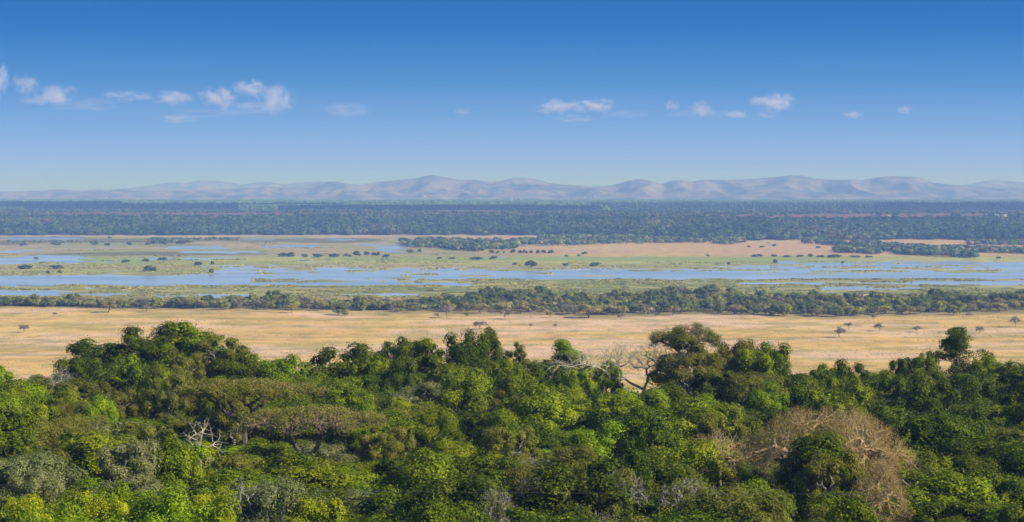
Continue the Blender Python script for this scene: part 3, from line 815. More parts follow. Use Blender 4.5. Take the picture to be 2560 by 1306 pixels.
# ------------------------------------------------------------------ mid-distance trees (1.3 to 1.8 km)
MADJ = {'mdark': 'dark green', 'mgreen': 'mid green', 'molive': 'olive', 'mgrey': 'grey leafless'}
MP = {}
ML = {'mdark': leaf_mat('bush_dark', (0.090, 0.130, 0.020), (0.190, 0.240, 0.035), (0.34, 0.38, 0.06), objvar=0.6),
      'mgreen': leaf_mat('bush_green', (0.160, 0.190, 0.025), (0.330, 0.360, 0.045), (0.54, 0.55, 0.08), objvar=0.6),
      'molive': leaf_mat('bush_olive', (0.230, 0.225, 0.045), (0.400, 0.370, 0.080), (0.58, 0.50, 0.13), objvar=0.6),
      'mgrey': leaf_mat('bush_grey', (0.20, 0.17, 0.12), (0.32, 0.27, 0.20), (0.46, 0.40, 0.30), objvar=0.5)}
for si, k in enumerate(('mdark', 'mgreen', 'molive', 'mgrey')):
    MP[k] = []
    for v in range(3):
        rng = np.random.default_rng(500 + si * 10 + v)
        sh = 'round' if k in ('mdark', 'mgreen') else 'flat'; low = 0.8 if sh == 'round' else 1.8
        q, c = crown_quads(rng, 4.9, 8.0 if sh == 'round' else 6.8, low, 26, 1.6, 1700 if k != 'mgrey' else 1000, .42 if k != 'mgrey' else .28, sh, .7 if k != 'mgrey' else .35)
        tq = trunk_quads(rng, 9, c * np.array([0.95, 0.95, 0.97]), 0.06 if k != 'mgrey' else 0.09, 0.28, k=4)
        MP[k].append(make_tree('savanna_tree', q, ML[k], tq, BARK if k != 'mgrey' else GREYT))
def mid_tree(kd, px, base, wpx, hpx, label, group, rng, cat='tree', z=None):
    D = row_dist(base); x = (px - 1280) / F * D
    g = float(ground_z(np.array(x), np.array(D))); g = max(g, 0.1)
    m = D / F
    pr = MP[kd][rng.integers(3)]
    return place(pr, (x, D, g), rng.uniform(0, 6.28), wpx * m / 11.0, hpx * m / 9.0, label, cat, group)

rng = np.random.default_rng(900)
LONE = [  # px, base py, width, height, kind, label
 (58, 833, 32, 20, 'mgrey', 'small dark round headed tree alone near the left edge of the plain'),
 (848, 790, 48, 26, 'mgreen', 'green rounded tree with a dark shadow on the plain left of centre'),
 (727, 785, 36, 26, 'molive', 'olive umbrella shaped tree left of the rounded green tree on the plain'),
 (270, 783, 46, 28, 'molive', 'olive umbrella tree before the left bush belt'),
 (365, 782, 28, 17, 'mgrey', 'small grey tree just right of the left umbrella tree'),
 (136, 793, 14, 10, 'mgrey', 'tiny grey bare shrub on the plain at the far left'),
 (415, 828, 20, 10, 'mgrey', 'lilac grey shrub peeping over the left treeline mound'),
 (556, 781, 14, 12, 'mgrey', 'thin bare sapling on the plain between two umbrella trees'),
 (980, 790, 30, 22, 'mgrey', 'grey twiggy tree at the belt edge left of the centre'),
 (1028, 783, 22, 18, 'molive', 'small olive tree right of the grey twiggy tree'),
 (1118, 797, 36, 32, 'mgrey', 'vase shaped bare tree on the plain at centre left'),
 (1092, 798, 14, 14, 'mgrey', 'tiny bare shrub left of the vase shaped tree'),
 (1225, 795, 14, 22, 'mgrey', 'slim bare sapling between the vase shaped tree and fan shaped tree'),
 (1265, 800, 36, 27, 'mgrey', 'fan shaped grey tree with a shadow to its left near the centre'),
 (1200, 826, 40, 22, 'mgrey', 'rounded grey bush just behind the tall dark blocky tree'),
 (1327, 823, 11, 13, 'mgrey', 'first of two tiny bare saplings on the open plain'),
 (1388, 825, 12, 15, 'mgrey', 'second of two tiny bare saplings further right on the open plain'),
 (1168, 795, 12, 16, 'mgreen', 'small pointed green shrub by the belt edge'),
 (1375, 796, 22, 15, 'molive', 'low olive shrub in front of the belt at centre right'),
 (1470, 797, 70, 36, 'molive', 'large spreading grey olive tree at the front of the belt'),
 (1425, 790, 50, 28, 'mgrey', 'grey leafless tree left of the large spreading tree'),
 (1553, 802, 22, 16, 'mgrey', 'small grey shrub right of the large spreading tree'),
 (1640, 795, 20, 12, 'mgrey', 'low grey bush in front of the dark belt'),
 (2100, 846, 36, 28, 'mgrey', 'wispy grey bare tree on the plain at the right'),
 (2122, 826, 26, 18, 'mgrey', 'pale grey bare bush behind the wispy bare tree'),
 (2200, 830, 32, 20, 'mgrey', 'rounded grey bush in the middle of the right plain'),
 (2295, 833, 28, 17, 'mgrey', 'rounded grey bush right of the middle bush on the right plain'),
 (2452, 838, 28, 22, 'mgrey', 'grey bush right behind the rugged conical tree'),
 (2540, 821, 32, 30, 'mgrey', 'dark tree with trunk on the plain at the right edge'),
 (2185, 803, 16, 14, 'mgrey', 'thin bare sapling at the front of the right belt'),
 (2424, 796, 20, 14, 'mgrey', 'small grey bare tree on the plain right of the pale saplings'),
 (1770, 828, 14, 8, 'molive', 'tiny low shrub on the plain behind the umbrella tree'),
 (2128, 792, 34, 26, 'mgreen', 'rounded green tree at the front of the right belt'),
 (2385, 790, 40, 26, 'mgreen', 'broad green umbrella tree at the front of the right belt'),
 (2500, 782, 44, 24, 'molive', 'olive umbrella tree at the far right of the belt'),
]
for px, b, w, h, kd, lab in LONE:
    mid_tree(kd, px, b, w, h, lab, 'lone trees on the dry plain', rng, 'tree' if h > 14 else 'shrub')
BM = [(px, b - h, 'lone ' + ph) for px, b, h, ph in (
 (58, 833, 20, 'left-edge tree'), (270, 783, 28, 'left umbrella tree'), (365, 782, 17, 'small grey tree'), (727, 785, 26, 'olive umbrella tree'), (848, 790, 26, 'rounded green tree'),
 (980, 790, 22, 'grey twiggy tree'), (1118, 797, 32, 'vase shaped bare tree'), (1265, 800, 27, 'fan shaped grey tree'), (1470, 797, 36, 'large spreading tree'),
 (2200, 830, 20, 'round bush of the right plain'), (2540, 821, 30, 'tree at the right edge'), (2128, 792, 26, 'rounded belt-front tree'), (2385, 790, 26, 'broad belt-front umbrella tree'))]
BM += [(1720, 760, 'darkest stretch of the belt'), (560, 760, 'thin bare sapling'), (1900, 765, 'pale-stemmed stretch of the belt')]
TOP = np.array([(-60, 738), (160, 733), (300, 743), (500, 738), (700, 730), (830, 742), (1000, 740), (1150, 730), (1300, 713), (1380, 719), (1450, 722), (1600, 722), (1700, 711), (1850, 718), (2000, 722), (2200, 727), (2350, 723), (2450, 730), (2560, 722), (2640, 722)], float)
BOT = np.array([(-60, 768), (260, 773), (850, 779), (1000, 783), (1400, 789), (1500, 793), (1750, 790), (2100, 795), (2300, 788), (2560, 778), (2640, 778)], float)
belt = []
N = 0
while len(belt) < 292 and N < 6000:
    N += 1
    px = rng.uniform(-50, 2610)
    t0 = np.interp(px, TOP[:, 0], TOP[:, 1]) + 30 ; b0 = np.interp(px, BOT[:, 0], BOT[:, 1])
    if rng.random() > (b0 - t0 + 14) / 52: continue
    py = t0 + (b0 - t0) * rng.random() if b0 > t0 else b0 - rng.random() * 4
    h = rng.uniform(24, 33) if py < b0 - 8 else rng.uniform(21, 31)
    w = rng.uniform(29, 50)
    if any(abs(px - a) < 13 and abs(py - b) < 4.5 for _, a, b, *_ in belt): continue
    r_ = (px > 1100)
    front = py > b0 - 9
    kd = rng.choice(['mdark', 'mgreen', 'molive', 'mgrey'], p=[.15, .3, .4, .15] if front else ([.52, .3, .12, .06] if r_ else [.08, .38, .42, .12]))
    if kd in ('molive', 'mgrey'): h *= 0.9
    belt.append((kd, px, py, w, h))
belt.sort(key=lambda b: b[2])
labs = auto_labels([((('broad ' if w > 43 else ('slim ' if w < 35 else '')) + ('front-row ' if py > np.interp(px, BOT[:, 0], BOT[:, 1]) - 9 else '') + MADJ[kd]), px, py - h / 2) for kd, px, py, w, h in belt], BM, 1.0, 'belt tree')
for (kd, px, py, w, h), lab in zip(belt, labs):
    mid_tree(kd, px, py, w, h, lab, 'trees of the bush belt beyond the plain', rng)

# ------------------------------------------------------------------ marsh bushes (1.9 to 3.8 km)
MARSH = [
 (1327, 669, 38, 17, 'big dark domed bush on the green bank beyond the river'), (1287, 664, 15, 7, 'small bush left of the big domed bush'), (1414, 666, 20, 7, 'low bush right of the big domed bush'),
 (1488, 668, 30, 12, 'wide dark bush second right of the big domed bush'), (495, 665, 26, 10, 'dark domed bush on the left green bank'), (530, 663, 10, 9, 'slim upright bush beside the left domed bush'),
 (372, 680, 34, 15, 'large dark bush on the sandy spit at the left'), (527, 684, 14, 12, 'little tree on the tip of the sandy spit'), (1938, 660, 15, 11, 'compact dark dome on the right green bank'),
 (1823, 662, 9, 6, 'small bush left of the compact dark dome'), (2107, 660, 8, 7, 'small bush right of the compact dark dome'), (313, 658, 26, 8, 'low bush in the left marsh above the spit'), (365, 655, 20, 8, 'low bush right of the left marsh bush'),
 (407, 653, 28, 9, 'pale bush in the left marsh centre'), (140, 674, 38, 11, 'grey wide bush by the left marsh water'), (62, 674, 44, 10, 'wide olive bush near the left marsh edge'), (118, 685, 11, 8, 'first dark tuft on the left river bank'), (148, 685, 12, 9, 'second dark tuft on the left river bank'),
 (1229, 634, 15, 8, 'leftmost tree of the row on the far tan plain'), (1245, 634, 10, 6, 'tiny second tree of the row on the far tan plain'), (1260, 635, 8, 6, 'tiny third tree of the row on the far tan plain'), (1282, 634, 17, 10, 'fourth tree of the row on the far tan plain'),
 (1300, 635, 14, 9, 'fifth tree of the row on the far tan plain'), (1312, 635, 14, 10, 'sixth tree of the row, middle of the far tan plain'), (1327, 635, 12, 8, 'seventh tree of the row on the far tan plain'), (1345, 635, 13, 9, 'third tree from the right of the far row'), (1359, 635, 15, 10, 'second tree from the right of the far row'), (1377, 635, 17, 10, 'rightmost tree of the row on the far tan plain'),
 (718, 643, 46, 11, 'long dark bush at the left end of the marsh thicket line'), (762, 644, 20, 8, 'small bush beside the long marsh bush'), (795, 644, 34, 9, 'wide bush second in the marsh thicket line'), (835, 644, 34, 9, 'wide bush third in the marsh thicket line'), (868, 643, 22, 8, 'low bush before the tall one in the marsh line'),
 (892, 642, 24, 14, 'tallest bush of the marsh thicket line'), (917, 640, 20, 11, 'bush right of the tallest marsh bush'), (940, 641, 26, 10, 'green bush near the right end of the marsh line'), (965, 644, 24, 7, 'last low bush of the marsh thicket line'),
 (1025, 633, 20, 9, 'round bush at the end of the curved creek'), (1049, 632, 12, 9, 'small bush right of the curved creek end'), (1098, 649, 14, 6, 'small brown bush in the middle marsh'), (1130, 649, 22, 5, 'flat brown bush in the middle marsh'), (1190, 650, 44, 7, 'long flat brown bush in the middle marsh'), (1233, 649, 22, 8, 'green tuft at the right of the long flat bush'),
 (1415, 643, 10, 5, 'tiny bush at the left edge of the far green strip'), (1447, 642, 10, 5, 'second tiny bush on the far green strip'), (1461, 637, 17, 7, 'grey small tree on the far tan plain'), (1770, 642, 12, 5, 'small bush alone on the right tan plain edge'),
 (1895, 643, 30, 7, 'dark low bush leftmost of the right marsh edge row'), (1936, 643, 20, 6, 'second bush of the right marsh edge row'), (1968, 644, 28, 5, 'third brown bush of the right marsh edge row'), (2000, 644, 22, 6, 'fourth bush of the right marsh edge row'), (2026, 644, 16, 9, 'rounded tallest bush of the right marsh edge row'),
 (2052, 645, 22, 6, 'sixth green bush of the right marsh edge row'), (2086, 645, 46, 8, 'longest brown bush of the right marsh edge row'), (2138, 645, 30, 6, 'eighth bush of the right marsh edge row'), (2172, 645, 20, 5, 'last bush of the right marsh edge row'), (1872, 620, 10, 5, 'tiny bush left on the far right tan plain'), (1905, 620, 14, 5, 'second tiny bush on the far right tan plain'), (1935, 617, 14, 6, 'third small bush on the far right tan plain'),
 (2045, 622, 14, 6, 'small bush by the right thicket'), (2497, 648, 14, 6, 'small bush on the right edge meadow'), (138, 614, 28, 9, 'dark round bush in the upper left marsh'), (58, 615, 24, 7, 'olive bush at the upper left marsh edge'), (237, 613, 22, 6, 'flat bush in the upper left marsh'), (268, 615, 16, 7, 'brown bush in the upper left marsh'),
 (323, 614, 16, 8, 'dark bush right of the brown one in the upper left marsh'), (370, 613, 14, 6, 'bush left of the taller pair in the upper marsh'), (383, 611, 20, 10, 'left bush of the taller pair in the upper marsh'), (410, 612, 16, 12, 'right bush of the taller pair in the upper marsh'), (450, 611, 30, 9, 'bush just right of the taller pair'), (274, 597, 14, 5, 'small bush by the far left pond'),
 (90, 648, 16, 5, 'reed clump on the left pond'), (2190, 700, 26, 3, 'flat dark weed raft on the right water'),
]
MM = leaf_mat('bush_far_dark', (0.080, 0.120, 0.025), (0.150, 0.200, 0.045), (0.25, 0.30, 0.08), objvar=0.6)
MB = []
for v in range(4):
    r2 = np.random.default_rng(700 + v)
    q, c = crown_quads(r2, 5.0, 8.0, 0.6, 26, 1.7, 900, .62, 'round', .75)
    tq = trunk_quads(r2, 9, c * 0.9, 0.1, 0.3, k=3)
    MB.append(make_tree('marsh_bush', q, MM, tq, BARK))
for px, b, w, h, lab in MARSH:
    D = row_dist(b); x = (px - 1280) / F * D; m = D / F
    g = max(0.0, float(ground_z(np.array(x), np.array(D))))
    place(MB[rng.integers(4)], (x, D, g), rng.uniform(0, 6.28), w * m / 12.2, h * m / 9.9, lab, 'bush', 'bushes in the marsh')

# ------------------------------------------------------------------ woods that read as one mass
def mass(name, pts, hts, wid, cols, nq, label, mat, seed, conic=False, sz=0.30):
    """many small crowns in one object; pts (n,3)"""
    rng = np.random.default_rng(seed)
    n = len(pts)
    k = np.repeat(np.arange(n), nq)
    d = norm(rng.normal(size=(n * nq, 3)) + np.array([0, 0, 0.35]))
    if conic:
        u = rng.random(n * nq) ** 0.8
        a = rng.uniform(0, 6.283, n * nq)
        rr = (1 - u) * 0.85 + 0.15
        pos = np.stack([np.cos(a) * rr * wid[k] / 2, np.sin(a) * rr * wid[k] / 2, hts[k] * (0.05 + 0.95 * u)], 1)
        d = norm(np.stack([np.cos(a), np.sin(a), np.full(len(a), 0.35)], 1) + rng.normal(size=pos.shape) * 0.3)
    else:
        sh = rng.uniform(0.75, 1.02, n * nq)[:, None]
        pos = d * sh * np.stack([wid[k] / 2, wid[k] / 2, hts[k] * 0.42], 1)
        pos[:, 2] += hts[k] * 0.56
    pos += pts[k]
    nn = norm(d + rng.normal(size=d.shape) * 0.22)
    q = leaves(pos, nn, wid[k] * sz * rng.uniform(0.7, 1.3, len(k)), rng, 0.75)
    c = cols[k] * rng.uniform(0.85, 1.15, (len(k), 1))
    o = link(bpy.data.objects.new(name, quad_mesh(name, q, mat, c)))
    tag(o, label, kind='stuff')
    return o
def scatter_far(n, t0, t1, seed, m=0.31):
    rng = np.random.default_rng(seed)
    u = rng.uniform(-m, m, n)
    px = 1280 + F * u
    y = edge_y(px) + rng.uniform(t0, t1, n)
    x = u * y
    return x, y, rng
PAL = np.array([(0.040, 0.090, 0.015), (0.080, 0.150, 0.028), (0.130, 0.190, 0.045), (0.19, 0.20, 0.08), (0.23, 0.18, 0.11)])
# the slope wood
x, y, rg = scatter_far(8500, 0, 590, 31)
z = ground_z(x, y, marsh=False)
pn = fbm(x / 160, y / 220, 3, 23)
idx = np.clip((rg.random(len(x)) * 2.0 + pn * 4.6 - 1.5).astype(int), 0, 4)
h = rg.uniform(8, 19, len(x)) * (0.75 + 0.5 * pn)
mass('slope_wood', np.stack([x, y, z], 1), h, rg.uniform(12, 25, len(x)), PAL[idx], 46, 'dense dark blue green wood along the far slope', L['far'], 32, sz=0.15)
# heath bushes on the plateau
x, y, rg = scatter_far(4200, 700, 2300, 33)
keep = fbm(x / 420, y / 260, 3, 19) > 0.46
x, y = x[keep], y[keep]; z = ground_z(x, y, marsh=False)
idx = rg.choice(5, len(x), p=[.3, .25, .2, .15, .1])
mass('heath_scrub', np.stack([x, y, z], 1), rg.uniform(3.5, 8, len(x)), rg.uniform(9, 22, len(x)), PAL[idx], 16, 'scrub scattered over the brown heath behind the wood', L['far'], 34, sz=0.2)
# plantation blocks
def plantation(px0, px1, D0, D1, dx, dy, h, col, seed, label):
    rg = np.random.default_rng(seed)
    ys = np.arange(D0, D1, dy); P = []
    for yy in ys:
        xs = np.arange((px0 - 1280) / F * yy, (px1 - 1280) / F * yy, dx)
        P.append(np.stack([xs + rg.normal(size=len(xs)) * dx * 0.15, yy + rg.normal(size=len(xs)) * dy * 0.12], 1))
    P = np.concatenate(P)
    z = ground_z(P[:, 0], P[:, 1], marsh=False)
    hs = h * rg.uniform(0.9, 1.06, len(P)) * (0.94 + 0.12 * fbm(P[:, 0] / 200, P[:, 1] / 200, 2, seed))
    c = np.array(col)[None, :] * rg.uniform(0.8, 1.2, (len(P), 1))
    mass('plantation', np.stack([P[:, 0], P[:, 1], z], 1), hs, np.full(len(P), dx * 1.5), c, 14, label, L['far'], seed + 1, conic=True, sz=0.42)
DKB, GRN = (0.028, 0.060, 0.030), (0.20, 0.34, 0.07)
plantation(-250, 300, 7300, 7500, 6.5, 20, 27, DKB, 61, 'dark straight-edged timber plantation at the far left')
plantation(240, 860, 7000, 7200, 7, 22, 22, DKB, 63, 'long low plantation block left of the middle horizon')
plantation(700, 1500, 6500, 6650, 6, 20, 17, DKB, 65, 'dark low plantation block at the middle horizon')
plantation(1480, 2200, 6900, 7150, 6.5, 20, 28, (0.11, 0.20, 0.07), 67, 'tall even plantation wall right of the middle')
plantation(2190, 2320, 6850, 7100, 6.5, 20, 28, (0.018, 0.04, 0.022), 69, 'darkest plantation block on the right')
plantation(2322, 2800, 6950, 7200, 6.5, 20, 26, DKB, 71, 'dark plantation block reaching the right edge')
plantation(-350, 2900, 7400, 11500, 14, 75, 20, GRN, 73, 'paler green plantation canopy along the whole horizon')
plantation(600, 1520, 6700, 7400, 9, 30, 17, GRN, 77, 'pale green young plantation behind the middle block')
plantation(-60, 60, 6300, 6380, 6, 18, 12, GRN, 75, 'young pale green plantation at the left edge')

# thickets on the flats
TH = [ # x0,y0 -> x1,y1 base line, thickness px, number, height m
 (1005, 612, 1060, 612, 10, 60, 8), (1040, 613, 1290, 618, 18, 420, 9), (1120, 622, 1210, 627, 7, 110, 8), (1280, 609, 1480, 610, 9, 200, 8), (1470, 610, 1700, 606, 6, 150, 7), (1350, 599, 1720, 600, 10, 240, 9),
 (1640, 604, 1860, 606, 7, 170, 9), (1780, 610, 1830, 612, 3, 30, 6), (2010, 606, 2110, 613, 8, 90, 8), (2085, 629, 2200, 634, 8, 130, 8), (2130, 618, 2330, 632, 14, 300, 9), (2240, 634, 2440, 643, 8, 220, 8), (2300, 626, 2620, 634, 8, 260, 8), (2420, 611, 2620, 614, 7, 150, 8),
 (370, 601, 600, 600, 4, 120, 4.5), (0, 608, 250, 606, 6, 90, 3.5), (390, 609, 480, 606, 4, 60, 6), (2060, 607, 2130, 622, 6, 50, 7),
]
rg = np.random.default_rng(81); P = []; Hh = []
for x0, y0, x1, y1, th, n, h in TH:
    t = rg.random(n); px = x0 + (x1 - x0) * t; py = y0 + (y1 - y0) * t + rg.uniform(-0.5, 0.5, n) * th
    D = row_dist(py); P.append(np.stack([(px - 1280) / F * D, D], 1)); Hh.append(h * rg.uniform(0.65, 1.2, n))
P = np.concatenate(P); Hh = np.concatenate(Hh)
z = np.maximum(0, ground_z(P[:, 0], P[:, 1]))
idx = rg.choice(5, len(P), p=[.4, .3, .2, .07, .03])
mass('thicket', np.stack([P[:, 0], P[:, 1], z], 1), Hh, Hh * rg.uniform(1.1, 2.0, len(P)), PAL[idx] * np.array([2.1, 1.65, 2.0]), 40, 'thickets of low trees spread over the far flats', L['far'], 82, sz=0.16)

# low scrub filling the belt between its trees
rg = np.random.default_rng(85); n = 2300
px = rg.uniform(-80, 2640, n); b0 = np.interp(px, BOT[:, 0], BOT[:, 1]); t0 = np.interp(px, TOP[:, 0], TOP[:, 1]) + 27
py = b0 - 3 + (np.minimum(t0, b0 - 8) - b0 + 3) * rg.random(n) ** 0.8
D = row_dist(py); x = (px - 1280) / F * D; z = ground_z(x, D)
hh = rg.uniform(2.0, 6.5, n)
BP = np.array([(0.15, 0.19, 0.03), (0.27, 0.30, 0.05), (0.38, 0.34, 0.09), (0.42, 0.35, 0.20)])
mass('belt_scrub', np.stack([x, D, z], 1), hh, hh * rg.uniform(1.1, 1.9, n), BP[rg.choice(4, n, p=[.3, .35, .25, .1])], 60, 'low olive scrub growing between the trees of the bush belt', L['far'], 86, sz=0.12)

# reeds in the marsh
def reeds():
    rg = np.random.default_rng(91)
    n = 210000
    px = rg.uniform(-80, 2640, n)
    band = rg.random(n)
    py = np.where(band < 0.62, rg.uniform(698, 748, n), np.where(band < 0.8, rg.uniform(655, 690, n), rg.uniform(600, 655, n)))
    D = row_dist(py); x = (px - 1280) / F * D
    zg = ground_z(x, D)
    cl = fbm(px / 60.0, py / 2.6, 3, 93); c2 = fbm(px / 110.0, py / 3.0, 3, 95)
    keep = (zg > 0.02) & (cl > 0.54)
    up = (py < 655)
    keep &= ~(up & (c2 < 0.56)) & ~(up & (px > 1250))
    x, D, zg, cl, c2, py = x[keep], D[keep], zg[keep], cl[keep], c2[keep], py[keep]
    m = len(x); print('reeds', m)
    hgt = (0.5 + 4.0 * (cl - 0.5)) * rg.uniform(0.7, 1.3, m) * np.where(py > 700, 0.9, 0.8)
    w = rg.uniform(0.7, 2.0, m); hgt = hgt * 0.7
    a = rg.uniform(0, 3.14, m); dx = np.cos(a) * w; dy = np.sin(a) * w
    lx = rg.normal(size=m) * 0.15 * hgt
    b = np.stack([x, D, zg], 1)
    Q = np.stack([b + np.stack([-dx, -dy, 0 * x], 1), b + np.stack([dx, dy, 0 * x], 1), b + np.stack([dx * .7 + lx, dy * .7, hgt], 1), b + np.stack([-dx * .7 + lx, -dy * .7, hgt * .92], 1)], 1)
    c = np.where((cl > 0.6)[:, None], np.array([[0.50, 0.46, 0.14]]), np.array([[0.40, 0.40, 0.12]]))
    c = np.where((py < 655)[:, None], np.array([[0.20, 0.20, 0.08]]), c) * rg.uniform(0.75, 1.2, (m, 1))
    o = link(bpy.data.objects.new('reeds', quad_mesh('reeds', Q, L['far'], c))); tag(o, 'yellow olive reed beds along the marsh channels', kind='stuff')
reeds()
# tussocks on the dry plain
def tussocks():
    rg = np.random.default_rng(96); n = 14000
    py = 770 + 190 * rg.random(n) ** 1.2; px = rg.uniform(-80, 2640, n)
    D = row_dist(py); x = (px - 1280) / F * D
    cl = fbm(px / 130.0, py / 4.0, 4, 97)
    k = cl > 0.56
    x, D, px, py = x[k], D[k], px[k], py[k]; m = len(x)
    b = np.stack([x, D, ground_z(x, D) + 0.15], 1)
    Q = leaves(b, norm(rg.normal(size=(m, 3)) * np.array([1, 1, 0.4])), rg.uniform(0.2, 0.55, m), rg, 0.7)
    c = np.where((rg.random(m) < 0.5)[:, None], np.array([[0.30, 0.26, 0.10]]), np.array([[0.42, 0.34, 0.14]])) * rg.uniform(0.8, 1.2, (m, 1))
    o = link(bpy.data.objects.new('grass_tussocks', quad_mesh('grass_tussocks', Q, L['far'], c))); tag(o, 'rough grass tussocks dotted over the dry plain', kind='stuff')
tussocks()

# ------------------------------------------------------------------ tiny houses
def box(x0, x1, y0, y1, z0, z1):
    V = np.array([(x0, y0, z0), (x1, y0, z0), (x1, y1, z0), (x0, y1, z0), (x0, y0, z1), (x1, y0, z1), (x1, y1, z1), (x0, y1, z1)], float)
    Fs = [(0, 3, 2, 1), (4, 5, 6, 7), (0, 1, 5, 4), (1, 2, 6, 5), (2, 3, 7, 6), (3, 0, 4, 7)]
    return V[np.array(Fs)]
WALLM = flat_mat('white_plaster', (0.80, 0.78, 0.74)); ROOFM = flat_mat('pale_roof_sheeting', (0.62, 0.60, 0.58), 0.4); DARKM = flat_mat('dark_opening', (0.05, 0.05, 0.05))
def make_house():
    t = bpy.data.objects.new('rural_house', None); link(t)
    link(bpy.data.objects.new('wall', quad_mesh('wall', box(-6, 6, -4, 4, -2, 3.0), WALLM)), t)
    ov = 0.5
    A, B, C_, D_ = (-6.5, -4.5, 2.9), (6.5, -4.5, 2.9), (6.5, 4.5, 2.9), (-6.5, 4.5, 2.9)
    E, G = (-6.5, 0, 5.4), (6.5, 0, 5.4)
    roof = np.array([[A, B, G, E], [D_, E, G, C_], [A, E, D_, D_], [B, C_, G, G]], float)
    rm = bpy.data.meshes.new('roof'); rm.from_pydata([A, B, C_, D_, E, G], [], [(0, 1, 5, 4), (3, 4, 5, 2), (0, 4, 3), (1, 2, 5)]); rm.materials.append(ROOFM)
    link(bpy.data.objects.new('roof', rm), t)
    link(bpy.data.objects.new('door', quad_mesh('door', box(-0.6, 0.6, -4.06, -3.99, 0, 2.1), DARKM)), t)
    for s in (-3.6, 3.6):
        link(bpy.data.objects.new('window', quad_mesh('window', box(s - 0.8, s + 0.8, -4.06, -3.99, 0.9, 2.1), DARKM)), t)
    return t
house = make_house()
HOUSES = [(307, 13200, 1.5, 'long white house on the low left ridge'), (265, 14000, 1.0, 'small house left of the long white house on the left ridge'), (345, 13700, 1.0, 'small house right of the long white house on the left ridge'), (520, 13600, 1.0, 'lone house under the faint blue hills'),
 (660, 13300, 1.0, 'house on the left foothill near the first warm dome'), (890, 13100, 1.4, 'white house at the foot of the hills left of the highest peak'), (905, 13400, 1.0, 'small house beside the white one left of the highest peak'), (990, 13900, 1.0, 'house in the hollow left of the highest peak'),
 (1062, 14300, 1.2, 'left house of the hamlet below the highest peak'), (1078, 14350, 1.0, 'middle house of the hamlet below the highest peak'), (1092, 14250, 1.2, 'right house of the hamlet below the highest peak'),
 (1255, 13500, 1.3, 'leftmost house of the village in the hill gap'), (1268, 13350, 1.0, 'second house of the village in the hill gap'), (1279, 13600, 1.2, 'middle house of the village in the hill gap'), (1291, 13400, 1.0, 'fourth house of the village in the hill gap'), (1304, 13550, 1.2, 'rightmost house of the village in the hill gap'),
 (1462, 14100, 1.2, 'left of two houses on the saddle'), (1488, 14200, 1.0, 'right of two houses on the saddle'), (1560, 13500, 1.0, 'house below the middle right dome'), (1717, 12900, 2.0, 'large white farm at the foot of the right hills'), (1650, 13100, 1.0, 'small house left of the large white farm'),
 (2085, 13300, 1.2, 'left house of the right hill foot hamlet'), (2110, 13200, 1.0, 'right house of the right hill foot hamlet'), (2300, 13100, 1.0, 'house on the pale slope near the right'), (2345, 13200, 1.4, 'white roofed house on the pale slope near the right'), (2530, 12900, 2.0, 'bright white farm at the right edge of the horizon'),
 (2460, 14000, 1.0, 'small house left of the bright right edge farm'), (2505, 14100, 1.0, 'house above the bright right edge farm')]
first = True
def put_house(x, y, z, s, rz, lab, grp):
    global first
    if first: o = house; first = False
    else:
        o = house.copy(); COL.objects.link(o)
        for ch in house.children:
            c = ch.copy(); COL.objects.link(c); c.parent = o
    o.location = (x, y, z); o.scale = (s, s, s); o.rotation_euler = (0, 0, rz)
    tag(o, lab, 'house', grp)
for px, D, s, lab in HOUSES:
    put_house((px - 1280) / F * D, D, hz(px, D) + 0.5, s * 1.1, rng.uniform(-0.6, 0.6), lab, 'white houses on the hills')
for px, t, s, sx, lab in ((2221, 690, 1.2, 1, 'white roofed lodge in a clearing of the slope wood'), (2492, 760, 1.3, 1, 'left pale building by the wood at the far right'), (2512, 770, 1.3, 1, 'right pale building by the wood at the far right')):
    y = float(edge_y(px)) + t; x = (px - 1280) / F * y
    put_house(x, y, float(ground_z(np.array(x), np.array(y))) + 9.5, s * 0.55, 0.2, lab, 'white houses by the slope wood')

# ------------------------------------------------------------------ bird and wires
def bird():
    x, y, z = at(1793, 117, 420)
    t = empty('bird', (x, y, z)); t.rotation_euler = (0.2, 0.4, 0.9)
    dm = flat_mat('dark_feathers', (0.03, 0.03, 0.035), 0.6)
    n = 10; segs = []
    prof = [(-0.30, .005), (-0.2, .05), (-0.08, .085), (0.08, .09), (0.2, .06), (0.27, .045), (0.33, .04), (0.38, .006)]
    for (a, ra), (b, rb) in zip(prof[:-1], prof[1:]): segs.append([a, 0, 0, b, 0, 0, ra, rb])
    link(bpy.data.objects.new('body', quad_mesh('body', tubes(segs, 8), dm)), t)
    for s in (1, -1):
        V = []; Fc = []
        ys = [0.05, 0.25, 0.5, 0.7]; zz = [0.02, 0.12, 0.14, 0.06]; le = [0.14, 0.17, 0.08, -0.08]; te = [-0.10, -0.12, -0.13, -0.14]
        for a, b, c, d in zip(ys, zz, le, te):
            V += [(c, s * a, b), (d, s * a, b - 0.01), (c, s * a, b + 0.012), (d, s * a, b)]
        for i in range(3):
            o = i * 4
            Fc += [(o, o + 1, o + 5, o + 4), (o + 2, o + 6, o + 7, o + 3), (o, o + 4, o + 6, o + 2), (o + 1, o + 3, o + 7, o + 5)]
        Fc += [(12, 13, 15, 14), (0, 2, 3, 1)]
        link(bpy.data.objects.new('wing', mesh_from('wing', V, Fc, dm)), t)
    t.scale = (0.5, 0.5, 0.5)
    tag(t, 'small dark bird high in the blue sky right of centre', 'bird')
bird()
wm = flat_mat('grey_wire', (0.25, 0.25, 0.25), 0.4)
